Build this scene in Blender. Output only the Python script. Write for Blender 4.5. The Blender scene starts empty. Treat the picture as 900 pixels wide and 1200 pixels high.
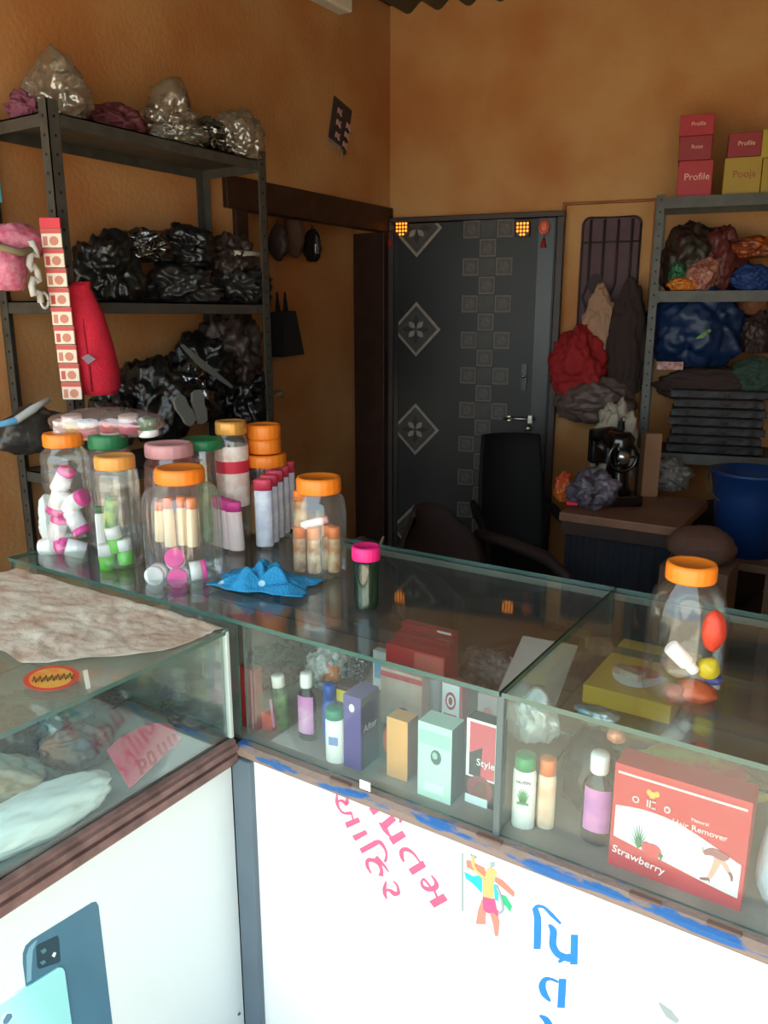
import bpy, bmesh, math, random
from mathutils import Vector, Matrix, noise
S = bpy.context.scene
COL = S.collection
random.seed(7)
# ------------------------------------------------------------------ camera, sky, exposure
F_PX = 930.0; PITCH = math.atan(230/930.0); YAW = math.radians(33.0)
CAM = Vector((0.98888, -1.01872, 1.5))
F2 = Vector((-math.sin(YAW), math.cos(YAW), 0)); RT = Vector((math.cos(YAW), math.sin(YAW), 0))
FW = F2*math.cos(PITCH)+Vector((0, 0, -math.sin(PITCH))); UP = F2*math.sin(PITCH)+Vector((0, 0, math.cos(PITCH)))
cd = bpy.data.cameras.new('camera'); cam = bpy.data.objects.new('camera', cd); COL.objects.link(cam)
cd.sensor_fit = 'VERTICAL'; cd.sensor_height = 36; cd.lens = 36*F_PX/1200; cd.clip_start = .02
cam.location = CAM; cam.rotation_euler = (math.pi/2-PITCH, 0, YAW); S.camera = cam
wd = bpy.data.worlds.new('sky'); S.world = wd; wd.use_nodes = True
bg = wd.node_tree.nodes['Background']; bg.inputs[0].default_value = (.74, .92, 1, 1); bg.inputs[1].default_value = 2.0
sl = bpy.data.lights.new('sun', 'SUN'); sl.energy = 9.0; sl.angle = math.radians(1.5); sl.color = (1, .96, .9)
sun = bpy.data.objects.new('sun', sl); COL.objects.link(sun)
sun.rotation_euler = Vector((-.12, .30, -.95)).to_track_quat('-Z', 'Y').to_euler()
V = S.view_settings; V.view_transform = 'Standard'; V.look = 'None'; V.gamma = 1; V.use_curve_mapping = False; V.exposure = 0.85
try: S.cycles.transparent_max_bounces = 40
except Exception: pass
# ------------------------------------------------------------------ photo directions
def ray(px, py): return FW+RT*((px-450)/F_PX)+UP*((600-py)/F_PX)
def onz(px, py, z): v = ray(px, py); return CAM+v*((z-CAM.z)/v.z)
def onX(px, py, X): v = ray(px, py); return CAM+v*((X-CAM.x)/v.x)
def onY(px, py, Y): v = ray(px, py); return CAM+v*((Y-CAM.y)/v.y)
def zat(P, py):
    k = (600-py)/F_PX; a = math.cos(PITCH)+math.sin(PITCH)*k
    return CAM.z+(-math.sin(PITCH)+math.cos(PITCH)*k)*((Vector(P)-CAM).dot(F2))/a
def wid(P, n): return n/F_PX*(Vector(P)-CAM).dot(FW)
# ------------------------------------------------------------------ materials
def lin(c): return tuple(((v/255)/12.92 if v/255 <= .04045 else ((v/255+.055)/1.055)**2.4) for v in c)+(1,)
MC = {}
def mat(name, col, rough=.55, metal=0, var=0, scale=8, col2=None, bump=0, bscale=40, emit=0, coat=0, spec=.5):
    if name in MC: return MC[name]
    m = bpy.data.materials.new(name); m.use_nodes = True; nt = m.node_tree; b = nt.nodes['Principled BSDF']; MC[name] = m
    c = lin(col); b.inputs['Base Color'].default_value = c; b.inputs['Roughness'].default_value = rough
    b.inputs['Metallic'].default_value = metal; b.inputs['Coat Weight'].default_value = coat; b.inputs['Specular IOR Level'].default_value = spec
    if var or col2 or bump: tc = nt.nodes.new('ShaderNodeTexCoord')
    if var or col2:
        n = nt.nodes.new('ShaderNodeTexNoise'); n.inputs['Scale'].default_value = scale; n.inputs['Detail'].default_value = 5
        nt.links.new(tc.outputs['Object'], n.inputs['Vector'])
        r = nt.nodes.new('ShaderNodeValToRGB'); r.color_ramp.elements[0].position = .36; r.color_ramp.elements[1].position = .66
        r.color_ramp.elements[0].color = lin(col2) if col2 else tuple(v*(1-var) for v in c[:3])+(1,)
        r.color_ramp.elements[1].color = c if col2 else tuple(min(1, v*(1+var)) for v in c[:3])+(1,)
        nt.links.new(n.outputs['Fac'], r.inputs['Fac']); nt.links.new(r.outputs['Color'], b.inputs['Base Color'])
    if bump:
        n2 = nt.nodes.new('ShaderNodeTexNoise'); n2.inputs['Scale'].default_value = bscale; n2.inputs['Detail'].default_value = 4
        nt.links.new(tc.outputs['Object'], n2.inputs['Vector']); bp = nt.nodes.new('ShaderNodeBump'); bp.inputs['Strength'].default_value = bump
        bp.inputs['Distance'].default_value = .01
        nt.links.new(n2.outputs['Fac'], bp.inputs['Height']); nt.links.new(bp.outputs['Normal'], b.inputs['Normal'])
    if emit: b.inputs['Emission Color'].default_value = c; b.inputs['Emission Strength'].default_value = emit
    return m
def film(name, tint, haze=.05, hazecol=(220, 225, 225), gloss=.12, rough=.06, nscale=6, bump=0, bscale=30):
    """clear plastic or glass: passes light, mirrors at grazing angles, thin dusty haze"""
    if name in MC: return MC[name]
    m = bpy.data.materials.new(name); m.use_nodes = True; nt = m.node_tree; MC[name] = m
    for n in list(nt.nodes):
        if n.type == 'BSDF_PRINCIPLED': nt.nodes.remove(n)
    out = nt.nodes['Material Output']; N = nt.nodes.new; L = nt.links.new
    t = N('ShaderNodeBsdfTransparent'); t.inputs[0].default_value = lin(tint)
    g = N('ShaderNodeBsdfGlossy'); g.inputs['Roughness'].default_value = rough; g.inputs[0].default_value = (.95, .97, 1, 1)
    d = N('ShaderNodeBsdfDiffuse'); d.inputs[0].default_value = lin(hazecol)
    lw = N('ShaderNodeLayerWeight'); lw.inputs[0].default_value = .25
    mul = N('ShaderNodeMath'); mul.operation = 'MULTIPLY_ADD'; mul.inputs[1].default_value = .3; mul.inputs[2].default_value = gloss*.3; mul.use_clamp = True
    L(lw.outputs['Fresnel'], mul.inputs[0])
    tc = N('ShaderNodeTexCoord'); n = N('ShaderNodeTexNoise'); n.inputs['Scale'].default_value = nscale; n.inputs['Detail'].default_value = 6
    L(tc.outputs['Object'], n.inputs['Vector'])
    hm = N('ShaderNodeMath'); hm.operation = 'MULTIPLY'; hm.inputs[1].default_value = haze*2; L(n.outputs['Fac'], hm.inputs[0])
    m1 = N('ShaderNodeMixShader'); L(hm.outputs[0], m1.inputs[0]); L(t.outputs[0], m1.inputs[1]); L(d.outputs[0], m1.inputs[2])
    m2 = N('ShaderNodeMixShader'); L(mul.outputs[0], m2.inputs[0]); L(m1.outputs[0], m2.inputs[1]); L(g.outputs[0], m2.inputs[2])
    L(m2.outputs[0], out.inputs['Surface'])
    if bump:
        n2 = N('ShaderNodeTexNoise'); n2.inputs['Scale'].default_value = bscale; n2.inputs['Detail'].default_value = 3; L(tc.outputs['Object'], n2.inputs['Vector'])
        bp = N('ShaderNodeBump'); bp.inputs['Strength'].default_value = bump; bp.inputs['Distance'].default_value = .02
        L(n2.outputs['Fac'], bp.inputs['Height']); L(bp.outputs['Normal'], g.inputs['Normal']); L(bp.outputs['Normal'], lw.inputs['Normal'])
    return m
# ------------------------------------------------------------------ mesh builder
class MB:
    def __init__(s, X=None): s.v = []; s.f = []; s.m = []; s.sm = []; s.X = X or Matrix()
    def add(s, vs, fs, mi=0, sm=False):
        o = len(s.v); s.v += [tuple(s.X @ Vector(v)) for v in vs]
        for f in fs: s.f.append(tuple(i+o for i in f)); s.m.append(mi); s.sm.append(sm)
    def box(s, x0, x1, y0, y1, z0, z1, mi=0, bev=0, T=None):
        if bev <= 0:
            vs = [(x, y, z) for z in (z0, z1) for y in (y0, y1) for x in (x0, x1)]
            fs = [(0, 2, 3, 1), (4, 5, 7, 6), (0, 1, 5, 4), (2, 6, 7, 3), (0, 4, 6, 2), (1, 3, 7, 5)]
        else:
            bm = bmesh.new(); bmesh.ops.create_cube(bm, size=1)
            for v in bm.verts: v.co = Vector(((x0+x1)/2+v.co.x*(x1-x0), (y0+y1)/2+v.co.y*(y1-y0), (z0+z1)/2+v.co.z*(z1-z0)))
            bmesh.ops.bevel(bm, geom=bm.edges[:], offset=bev, segments=2, affect='EDGES', profile=.5)
            bm.verts.index_update(); vs = [tuple(v.co) for v in bm.verts]; fs = [[v.index for v in f.verts] for f in bm.faces]; bm.free()
        if T: vs = [tuple(T @ Vector(v)) for v in vs]
        s.add(vs, fs, mi)
    def lathe(s, prof, seg=28, mi=0, T=None, fn=None, cap=True, sm=True):
        vs = []; n = len(prof)
        for r, z in prof:
            for k in range(seg):
                a = 2*math.pi*k/seg; q = r*(fn(a, z) if fn else 1)
                vs.append((q*math.cos(a), q*math.sin(a), z))
        fs = [(i*seg+k, i*seg+(k+1) % seg, (i+1)*seg+(k+1) % seg, (i+1)*seg+k) for i in range(n-1) for k in range(seg)]
        if cap: fs += [tuple(range(seg))[::-1], tuple((n-1)*seg+k for k in range(seg))]
        if T: vs = [tuple(T @ Vector(v)) for v in vs]
        s.add(vs, fs, mi, sm)
    def tube(s, pts, r, seg=8, mi=0):
        pts = [Vector(p) for p in pts]; n = len(pts); rr = r if isinstance(r, (list, tuple)) else [r]*n; vs = []
        ref = Vector((0, 0, 1)) if abs((pts[1]-pts[0]).normalized().z) < .9 else Vector((1, 0, 0))
        for i, p in enumerate(pts):
            t = (pts[min(i+1, n-1)]-pts[max(i-1, 0)]).normalized(); a = t.cross(ref)
            if a.length < 1e-5: a = t.cross(Vector((0, 1, 0)))
            a.normalize(); b = a.cross(t); 
            for k in range(seg):
                w = 2*math.pi*k/seg; vs.append(tuple(p+a*(rr[i]*math.cos(w))+b*(rr[i]*math.sin(w))))
        fs = [(i*seg+k, i*seg+(k+1) % seg, (i+1)*seg+(k+1) % seg, (i+1)*seg+k) for i in range(n-1) for k in range(seg)]
        fs += [tuple(range(seg))[::-1], tuple((n-1)*seg+k for k in range(seg))]
        s.add(vs, fs, mi, True)
    def plate(s, poly, nrm, th, mi=0):
        """flat polygon (3-D points) given a small thickness along nrm"""
        p = [Vector(q) for q in poly]; n = len(p); nv = Vector(nrm)*th
        vs = [tuple(q) for q in p]+[tuple(q+nv) for q in p]
        s.add(vs, [tuple(range(n))[::-1], tuple(range(n, 2*n))]+[(i, (i+1) % n, n+(i+1) % n, n+i) for i in range(n)], mi)
    def stroke(s, pts, w, fun, nrm, th, mi=0):
        """ribbon along 2-D points with width(s), mapped onto a surface by fun"""
        p = [Vector(q) for q in pts]; n = len(p); w = w if isinstance(w, (list, tuple)) else [w]*n
        if len(w) != n: w = [w[0]+(w[-1]-w[0])*i/(n-1) for i in range(n)]
        # smooth by Catmull-Rom
        P = []; W = []
        for i in range(n-1):
            a, b, c, d = p[max(i-1, 0)], p[i], p[i+1], p[min(i+2, n-1)]; m = 5 if n > 2 else 1
            for k in range(m):
                t = k/m; P.append(.5*((2*b)+(c-a)*t+(2*a-5*b+4*c-d)*t*t+(3*b-a-3*c+d)*t**3)); W.append(w[i]+(w[i+1]-w[i])*t)
        P.append(p[-1]); W.append(w[-1]); l = []; r = []
        for i, q in enumerate(P):
            t = (P[min(i+1, len(P)-1)]-P[max(i-1, 0)]).normalized(); nn = Vector((-t.y, t.x))*(W[i]/2)
            l.append(fun(q+nn)); r.append(fun(q-nn))
        for i in range(len(P)-1): s.plate([l[i], l[i+1], r[i+1], r[i]], nrm, th, mi)
    def build(s, name, mats, parent=None, loc=None, rot=None):
        me = bpy.data.meshes.new(name); me.from_pydata(s.v, [], s.f)
        for m in (mats if isinstance(mats, (list, tuple)) else [mats]): me.materials.append(m)
        me.polygons.foreach_set('material_index', s.m); me.polygons.foreach_set('use_smooth', s.sm); me.update()
        bm = bmesh.new(); bm.from_mesh(me); bmesh.ops.recalc_face_normals(bm, faces=bm.faces); bm.to_mesh(me); bm.free()
        o = bpy.data.objects.new(name, me); COL.objects.link(o)
        if parent: o.parent = parent
        if loc is not None: o.location = loc
        if rot is not None: o.rotation_euler = rot
        return o
def tag(o, label=None, cat=None, group=None, kind=None):
    if label: o['label'] = label
    if cat: o['category'] = cat
    if group: o['group'] = group
    if kind: o['kind'] = kind
    return o
def thing(name, label, cat, loc=(0, 0, 0), rz=0, group=None, kind=None, rot=None):
    o = bpy.data.objects.new(name, None); COL.objects.link(o); o.location = loc; o.rotation_euler = rot or (0, 0, rz); o.empty_display_size = .05
    return tag(o, label, cat, group, kind)
def text(body, size, m, parent, loc, rot=(math.pi/2, 0, 0), name='lettering', sx=1):
    c = bpy.data.curves.new(name, 'FONT'); c.body = body; c.size = size; c.align_x = 'CENTER'; c.align_y = 'CENTER'; c.extrude = .0003; c.resolution_u = 3
    t = bpy.data.objects.new(name, c); COL.objects.link(t); bpy.context.view_layer.update()
    me = bpy.data.meshes.new_from_object(t.evaluated_get(bpy.context.evaluated_depsgraph_get())); bpy.data.objects.remove(t)
    me.materials.clear(); me.materials.append(m); o = bpy.data.objects.new(name, me); COL.objects.link(o)
    o.parent = parent; o.location = loc; o.rotation_euler = rot; o.scale = (sx, 1, 1); return o
def copy_tree(o, parent=None):
    c = o.copy(); COL.objects.link(c); c.parent = parent
    for ch in list(o.children): copy_tree(ch, c)
    return c
def blob(name, rad, seed, m, parent=None, loc=(0, 0, 0), rot=(0, 0, 0), amp=.22, fr=1.6, peaks=(), flat=.75, sub=4, crease=0):
    """crumpled bag / bundle: rad = half sizes, peaks = [(direction, stretch)], flat cuts the underside level"""
    bm = bmesh.new(); bmesh.ops.create_icosphere(bm, subdivisions=sub, radius=1); off = Vector((seed*3.7, seed*1.3, seed*2.1))
    for v in bm.verts:
        u = v.co.normalized(); q = u*fr+off
        k = 1+amp*(noise.noise(q)*1.2+.9*abs(noise.noise(q*2.3))+.35*noise.noise(q*5)-.3*abs(noise.noise(q*3.6+off)))
        if crease:
            w_ = Vector((noise.noise(q*1.7), noise.noise(q*1.7+off), noise.noise(q*1.7-off)))*.5
            k += crease*(.5-abs(noise.noise(q*.95+w_))*1.7-abs(noise.noise(q*2.1+w_*1.5))*.7)
        for dr, st in peaks:
            d = max(0, u.dot(Vector(dr).normalized())); k += st*d**9
        c = u*k; c.z = max(c.z, -flat-.05*noise.noise(q*2)); v.co = Vector((c.x*rad[0], c.y*rad[1], c.z*rad[2]))
    me = bpy.data.meshes.new(name); bm.to_mesh(me); bm.free()
    for p in me.polygons: p.use_smooth = True
    me.materials.append(m); o = bpy.data.objects.new(name, me); COL.objects.link(o)
    if parent: o.parent = parent
    o.location = loc; o.rotation_euler = rot; return o
# ------------------------------------------------------------------ common materials
m_plaster = mat('ochre_plaster', (190, 144, 94), .9, col2=(172, 112, 62), scale=2.2, bump=.25, bscale=60)
m_steel = mat('grey_rack_steel', (76, 74, 69), .5, .3, var=.18, scale=20)
m_hole = mat('hole_black', (12, 12, 12), .9)
m_dwood = mat('dark_door_wood', (50, 30, 24), .5, var=.3, scale=14)
m_wood = mat('weathered_wood', (128, 104, 94), .7, var=.3, scale=18, bump=.3)
m_ply = mat('brown_plywood', (96, 70, 54), .75, var=.25, scale=10)
m_white = mat('white_sign_board', (238, 241, 240), .5, var=.03, scale=3)
m_glass = film('dusty_glass', (246, 252, 250), .03, (215, 222, 222), .06, .03, 5)
m_gedge = mat('green_glass_edge', (58, 92, 84), .2, coat=.5)
m_jar = film('clear_jar_plastic', (248, 250, 249), .05, (225, 230, 230), .25, .08, 9)
m_orange = mat('orange_lid_plastic', (238, 128, 34), .4)
m_clear = film('clear_bag_plastic', (228, 226, 218), .16, (190, 180, 165), .5, .12, 5, .8, 14)
m_grim = film('smoky_bag_plastic', (120, 118, 116), .10, (120, 115, 110), .6, .1, 5, .9, 14)
m_bag = mat('black_plastic_bag', (26, 26, 27), .28, bump=.7, bscale=22, spec=.6)
m_bag2 = mat('dark_grey_plastic_bag', (48, 46, 45), .3, bump=.7, bscale=20)
m_bagb = mat('dark_brown_bag', (52, 38, 34), .5, bump=.5, bscale=24)
m_black = mat('black_plastic', (22, 21, 22), .4)
m_chrome = mat('worn_chrome', (190, 190, 186), .25, .9)
# ------------------------------------------------------------------ room
XL = -1.33
CX = Vector((XL, 2.608, 0)); WR = math.radians(13.0)                     # corner and turn of the back wall
WD = Vector((math.cos(WR), math.sin(WR), 0)); WN = Vector((math.sin(WR), -math.cos(WR), 0))
def onW(px, py, off=0):
    v = ray(px, py); P = CAM+v*(((CX-CAM).dot(WN)+off)/v.dot(WN)); return (P-CX).dot(WD), P.z    # along the wall, height
def wp(u, z, off=0): return Vector((CX.x, CX.y, 0))+WD*u+WN*off+Vector((0, 0, z))
ZC = 2.93; XR = 2.1; YF = -1.02
b = MB(); b.box(XL-.3, XR+.3, YF, 4, -.12, 0)
tag(b.build('floor', mat('grey_cement_floor', (88, 80, 74), .8, var=.15, scale=4)), 'grey cement floor of the shop', 'floor', kind='structure')
b = MB(); b.box(-40, 40, -40, YF, -.2, -.1)
tag(b.build('ground', mat('pale_dusty_ground', (196, 178, 150), .95, var=.12, scale=1.5)), 'pale dusty ground outside the shop', 'ground', kind='structure')
b = MB()                                                                # left wall with a shallow doorway recess
OY0, OY1, OZ = 1.50, 2.55, 1.955
b.box(XL-.32, XL, YF, OY0, 0, ZC+.05); b.box(XL-.32, XL, OY1, 3.0, 0, ZC+.05); b.box(XL-.32, XL, OY0, OY1, OZ, ZC+.05); b.box(XL-.32, XL-.18, OY0, OY1, 0, OZ)
tag(b.build('wall_left', m_plaster), 'ochre plaster wall behind the steel rack of plastic bags', 'wall', kind='structure')
b = MB(); W = Matrix.Translation(CX) @ Matrix.Rotation(WR, 4, 'Z'); b.X = W
b.box(-.35, 3.8, 0, .18, 0, ZC+.05)
tag(b.build('wall_back', m_plaster), 'blotchy orange ochre plaster wall around the dark door', 'wall', kind='structure')
b = MB(); b.box(XR, XR+.2, YF, 3.6, 0, ZC+.05)
tag(b.build('wall_right', m_plaster), 'ochre plaster wall closing the shop', 'wall', kind='structure')
b = MB(); n = 400; vs = []; fs = []                                         # corrugated roof sheet
for i in range(n+1):
    x = XL-.25+(XR-XL+.5)*i/n; z = ZC+.024*math.cos(x*2*math.pi/.146)
    for y, dz in ((-1.0, 0), (3.65, 0)): vs += [(x, y, z+dz), (x, y, z+dz+.008)]
for i in range(n):
    a = i*4; fs += [(a, a+4, a+6, a+2), (a+1, a+3, a+7, a+5), (a, a+1, a+5, a+4), (a+2, a+6, a+7, a+3)]
b.add(vs, fs, 0, True)
tag(b.build('ceiling', mat('grey_green_roof_sheet', (104, 106, 92), .8, var=.15, scale=6)), 'grey corrugated cement roof sheet', 'ceiling', kind='structure')
b = MB(); b.box(XL-.03, XL+.025, OY0-.1, 2.60, OZ-.045, OZ+.075, bev=.004); b.box(XL-.17, XL+.02, OY1-.03, OY1+.03, 0, OZ-.045, bev=.003)
b.box(XL-.17, XL+.02, OY0-.05, OY0+.02, 0, OZ-.045, bev=.003)
tag(b.build('trim_1', m_dwood), 'dark wooden door lintel and jambs set in the left wall', 'door frame', kind='structure')
b = MB(); b.box(XL-.3, XR+.2, -1.06, -1.0, 2.30, ZC+.06)  # unseen beam added to keep high sky light off the low back
tag(b.build('trim_3', mat('rolled_shutter_grey', (110, 112, 110), .6, .2, var=.1)), 'grey rolled shutter box over the shop front', 'shutter box', kind='structure')
# ---- dark door with tile pattern
u1, _ = onW(655, 400); ZD = 1.955
door = thing('door_1', 'black panelled door with pale diamond and square tile ornaments', 'door', CX, WR, kind='structure')
m_door = mat('black_door_laminate', (24, 24, 25), .42, var=.25, scale=5, spec=.35)
m_tile = mat('grey_tile', (140, 131, 120), .5, var=.15, scale=30); m_tdark = mat('brown_tile_inset', (58, 50, 45), .5, var=.3, scale=60)
m_tpl = mat('plain_grey_brown_tile', (50, 47, 43), .5, var=.25, scale=20)
b = MB(); b.box(0, .035, -.05, 0, 0, ZD, bev=.003); b.box(u1-.03, u1+.004, -.05, 0, 0, ZD, bev=.003); b.box(0, u1+.004, -.05, 0, ZD, ZD+.025, bev=.003)
b.build('door_frame', m_dwood, door)
b = MB(); b.box(.037, u1-.032, -.032, 0, .01, ZD-.002, bev=.003); leaf = b.build('door_leaf', m_door, door)
b = MB(); b.box(.037, .06, -.04, -.032, .01, ZD-.004); b.build('hinge_stile', mat('black_stile', (24, 23, 24), .35), door)
us0, _ = onW(627, 400); us1, _ = onW(645, 400)
b = MB(); b.box(us0, min(us1, u1-.033), -.038, -.032, .01, ZD-.004); b.build('lock_stile', mat('black_stile', (24, 23, 24), .35), door)
def diamond(uc, zc, h, top=None):
    def clip(k):
        pts = [(0, -k), (k*.95, 0), (0, k), (-k*.95, 0)]
        if top is None or zc+k <= top: return pts
        t = top-zc; q = (k-t)*.95 if t > 0 else (k+t)*.95
        return ([(0, -k), (k*.95, 0), (q, t), (-q, t), (-k*.95, 0)] if t > 0 else [(0, -k), (q, t), (-q, t)])
    b = MB()
    for i, (k, y, mi) in enumerate(((h, -.036, 0), (h*.86, -.0375, 1), (h*.8, -.0385, 2), (h*.70, -.0395, 1))):
        b.plate([(uc+x, -.033, zc+z) for x, z in clip(k)], (0, -1, 0), -y-.033, mi)
    for a in range(8):                                                       # petals
        an = a*math.pi/4; L = h*(.56 if a % 2 == 0 else .40); wd_ = h*.10
        t = Vector((math.cos(an), math.sin(an))); nn = Vector((-t.y, t.x)); pp = []
        for s_, r_ in ((.15, 0), (.5, 1), (.75, .8), (1, 0), (.75, -.8), (.5, -1)):
            p = t*(L*s_)+nn*(wd_*r_); pp.append((uc+p.x, -.0395, zc+p.y))
        if top is None or max(q[2] for q in pp) < top: b.plate(pp, (0, -1, 0), .0015, 3 if a % 2 == 0 else 0)
    b.build('diamond_tile', [m_tile, m_tdark, m_tpl, mat('black_tile_motif', (22, 20, 19), .5)], door)
for px, py in ((488, 386), (487, 503), (485, 620)):
    u, z = onW(px, py, .03); diamond(u, z, .138)
u, z = onW(489, 268, .03); diamond(u, z, .138, top=ZD-.008)
ua, za = onW(553, 269, .03); ub, zb = onW(546, 518, .03); du = onW(572, 290, .03)[0]-ua; dz = (za-zb)/11.9
b0 = MB(); hs = .041; b0.box(-hs, hs, -.037, -.032, -hs, hs, 3); b0.box(-hs+.006, hs-.006, -.0385, -.037, -hs+.006, hs-.006, 1); b0.box(-hs+.02, hs-.02, -.0395, -.0385, -hs+.02, hs-.02, 2)
mt = b0.build('tile', [m_tile, m_tdark, mat('tile_centre', (74, 66, 60), .5, var=.3, scale=70), mat('tile_rim', (96, 88, 80), .5)], door); mt.location = (ua, 0, za)
b1 = MB(); b1.box(-hs+.002, hs-.002, -.035, -.032, -hs, hs, 0); mp = b1.build('plain_tile', m_tpl, door); mp.location = (ua+du, 0, za)
for r in range(18):
    for c in range(3):
        if r == 0 and c < 2: continue
        src = mt if (r+c) % 2 == 0 else (mp if c == 1 else None)
        if src is None or (r == 0 and c == 1): continue
        o = src.copy(); COL.objects.link(o); o.location = (ua+du*c, 0, za-dz*r)
ul, zl = onW(612, 491, .06)
b = MB(); b.tube([(ul-.10, -.06, zl), (ul+.06, -.06, zl)], .007); b.box(ul-.075, ul-.06, -.06, -.03, zl-.012, zl+.012); b.box(ul+.03, ul+.05, -.07, -.03, zl-.02, zl+.02)
b.build('door_bolt', m_chrome, door)
u, z = onW(614, 441, .05); b = MB(); b.box(u-.014, u+.012, -.044, -.032, z-.07, z+.06); b.lathe([(.009, 0), (.009, .02)], 12, 1, T=Matrix.Translation((u, -.044, z)) @ Matrix.Rotation(math.pi/2, 4, 'X'))
b.build('lock_plate', [mat('lock_black', (18, 18, 18), .3), m_chrome], door)
u, z = onW(619, 502, .05); b = MB(); b.lathe([(.014, 0), (.017, .02), (.010, .03)], 14, 0, T=Matrix.Translation((u, -.038, z)) @ Matrix.Rotation(math.pi/2, 4, 'X')); b.build('door_knob', m_chrome, door)
# ornaments on the door head
m_glow = mat('lit_amber_bead', (255, 150, 40), .3, emit=1.2)
for nm, px, lb in (('a', 470, 'amber bead light cluster beside the dull round medallion on the door head'), ('b', 612, 'amber bead light cluster beside the bright coral medallion on the door head')):
    u, z = onW(px, 268, .06); t = thing('bead_light', lb, 'light', wp(u, z, .05), WR)
    b = MB(); b.box(-.034, .034, 0, .012, -.034, .034, bev=.004); b.build('backing', mat('dark_copper', (60, 32, 16), .4), t)
    for i in range(4):
        for j in range(4):
            if (i in (0, 3)) and j == 3: continue
            b = MB(); b.lathe([(.0006, 0), (.0055, .004), (.0055, .009), (.0006, .013)], 8, 0); o = b.build('bead', m_glow, t); o.location = (-.024+.016*i, -.005, .018-.017*j)
for px, lb, cl, s in ((637, 'coral red oval medallion with red tassel on the door head', (226, 104, 72), 1), (456, 'dull brown oval medallion with red tassel at the hinge side of the door', (70, 40, 34), .9)):
    u, z = onW(px, 266, .06); t = thing('medallion', lb, 'ornament', wp(u, z, .045), WR)
    T = Matrix.Rotation(math.pi/2, 4, 'X') @ Matrix.Scale(1.3, 4, (0, 1, 0))
    b = MB(); b.lathe([(.0005, .010), (.02*s, .009), (.026*s, .004), (.026*s, 0)], 24, 0, T=T); b.build('disc', mat('medallion_%d' % px, cl, .45), t)
    b = MB(); b.lathe([(.0185*s, .0095), (.0185*s, .0115), (.0145*s, .0115), (.0145*s, .0095)], 24, 0, T=T, cap=False); b.build('rim', mat('medallion_rim_%d' % px, tuple(int(v*.72) for v in cl), .4), t)
    b = MB(); b.tube([(0, -.004, -.03), (0, -.004, -.048)], .002, 6); b.lathe([(.004, -.048), (.012, -.075), (.014, -.092), (.0005, -.09)], 12, 0); b.build('tassel', mat('crimson_tassel', (150, 24, 24), .8), t)
# ---- window with plaster frame and iron grille
ua0, zt0 = onW(660, 238); ua1, _ = onW(772, 232); zb0 = .95
b = MB(); b.X = W; fr = .03
b.box(ua0, ua0+fr*.5, -.02, 0, zb0, zt0, bev=.004); b.box(ua1-fr*.5, ua1, -.02, 0, zb0, zt0, bev=.004); b.box(ua0, ua1, -.02, 0, zt0-fr*.4, zt0, bev=.004)
tag(b.build('trim_2', mat('brown_plaster_edge', (150, 92, 54), .85, var=.15)), 'raised brown plaster border around the grilled window', 'window border', kind='structure')
w0, zt1 = onW(684, 256); w1, _ = onW(752, 256); zb1 = onW(700, 420)[1]
win = thing('window_1', 'round cornered window with a dark iron grille over a lilac pane', 'window', CX, WR, kind='structure')
def rrect(x0, x1, z0, z1, r, n=5):
    p = []
    for cx_, cz, a0 in ((x1-r, z1-r, 0), (x0+r, z1-r, 90), (x0+r, z0+r, 180), (x1-r, z0+r, 270)):
        for k in range(n+1): a = math.radians(a0+90*k/n); p.append((cx_+r*math.cos(a), cz+r*math.sin(a)))
    return p
b = MB(); b.plate([(x, -.002, z) for x, z in rrect(w0, w1, zb1, zt1, .035)], (0, -1, 0), .004); b.build('pane', mat('lilac_frosted_pane', (84, 58, 66), .7, var=.1, scale=10), win)
b = MB(); pr = rrect(w0, w1, zb1, zt1, .035); b.tube([(x, -.008, z) for x, z in pr+pr[:1]], .006, 6); b.build('window_frame', mat('dark_iron', (50, 36, 38), .7), win)
for k in range(4):
    x = w0+(w1-w0)*(k+.6)/4.2; kink = .022*(1 if k % 2 else -1); zm = zt1-.36
    b = MB(); b.tube([(x, -.012, zt1-.01), (x, -.012, zm+.06), (x+kink, -.012, zm), (x, -.012, zm-.06), (x+kink*.2, -.012, zb1+.01)], .0065, 6); b.build('grille_bar', MC['dark_iron'], win)
for dz_ in (.11,):
    b = MB(); b.tube([(w0+.006, -.012, zt1-dz_), (w1-.006, -.012, zt1-dz_)], .0045, 6); b.build('grille_rail', MC['dark_iron'], win)
b = MB(); x = w0+(w1-w0)*.28; b.plate([(x+.034*math.cos(a*.5236), -.014, zt1-.30+.05*math.sin(a*.5236)) for a in range(12)], (0, -1, 0), .004); b.build('grille_rosette', MC['dark_iron'], win)
# ------------------------------------------------------------------ main glass counter
ZT = .95; ZF = .70; XA = -.72; XB = 1.75; DP = .56; XS = .54
ctr = thing('display_counter', 'long glass topped display counter with white painted sign board front', 'counter', (0, 0, 0))
b = MB(); b.box(XA, XB, .03, DP, 0, .06); b.box(XA, XB, .02, DP-.01, .64, ZF-.004); b.box(XA, XA+.02, .03, DP, .06, .64); b.box(XB-.02, XB, .03, DP, .06, .64); b.box(XA, XB, DP-.03, DP-.012, .06, .64)
b.build('carcass', m_ply, ctr)
b = MB(); b.box(XA+.01, XB-.01, .004, DP-.02, ZF-.004, ZF); b.build('case_floor', mat('pale_case_floor', (150, 138, 128), .7, var=.2, scale=9), ctr)
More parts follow.
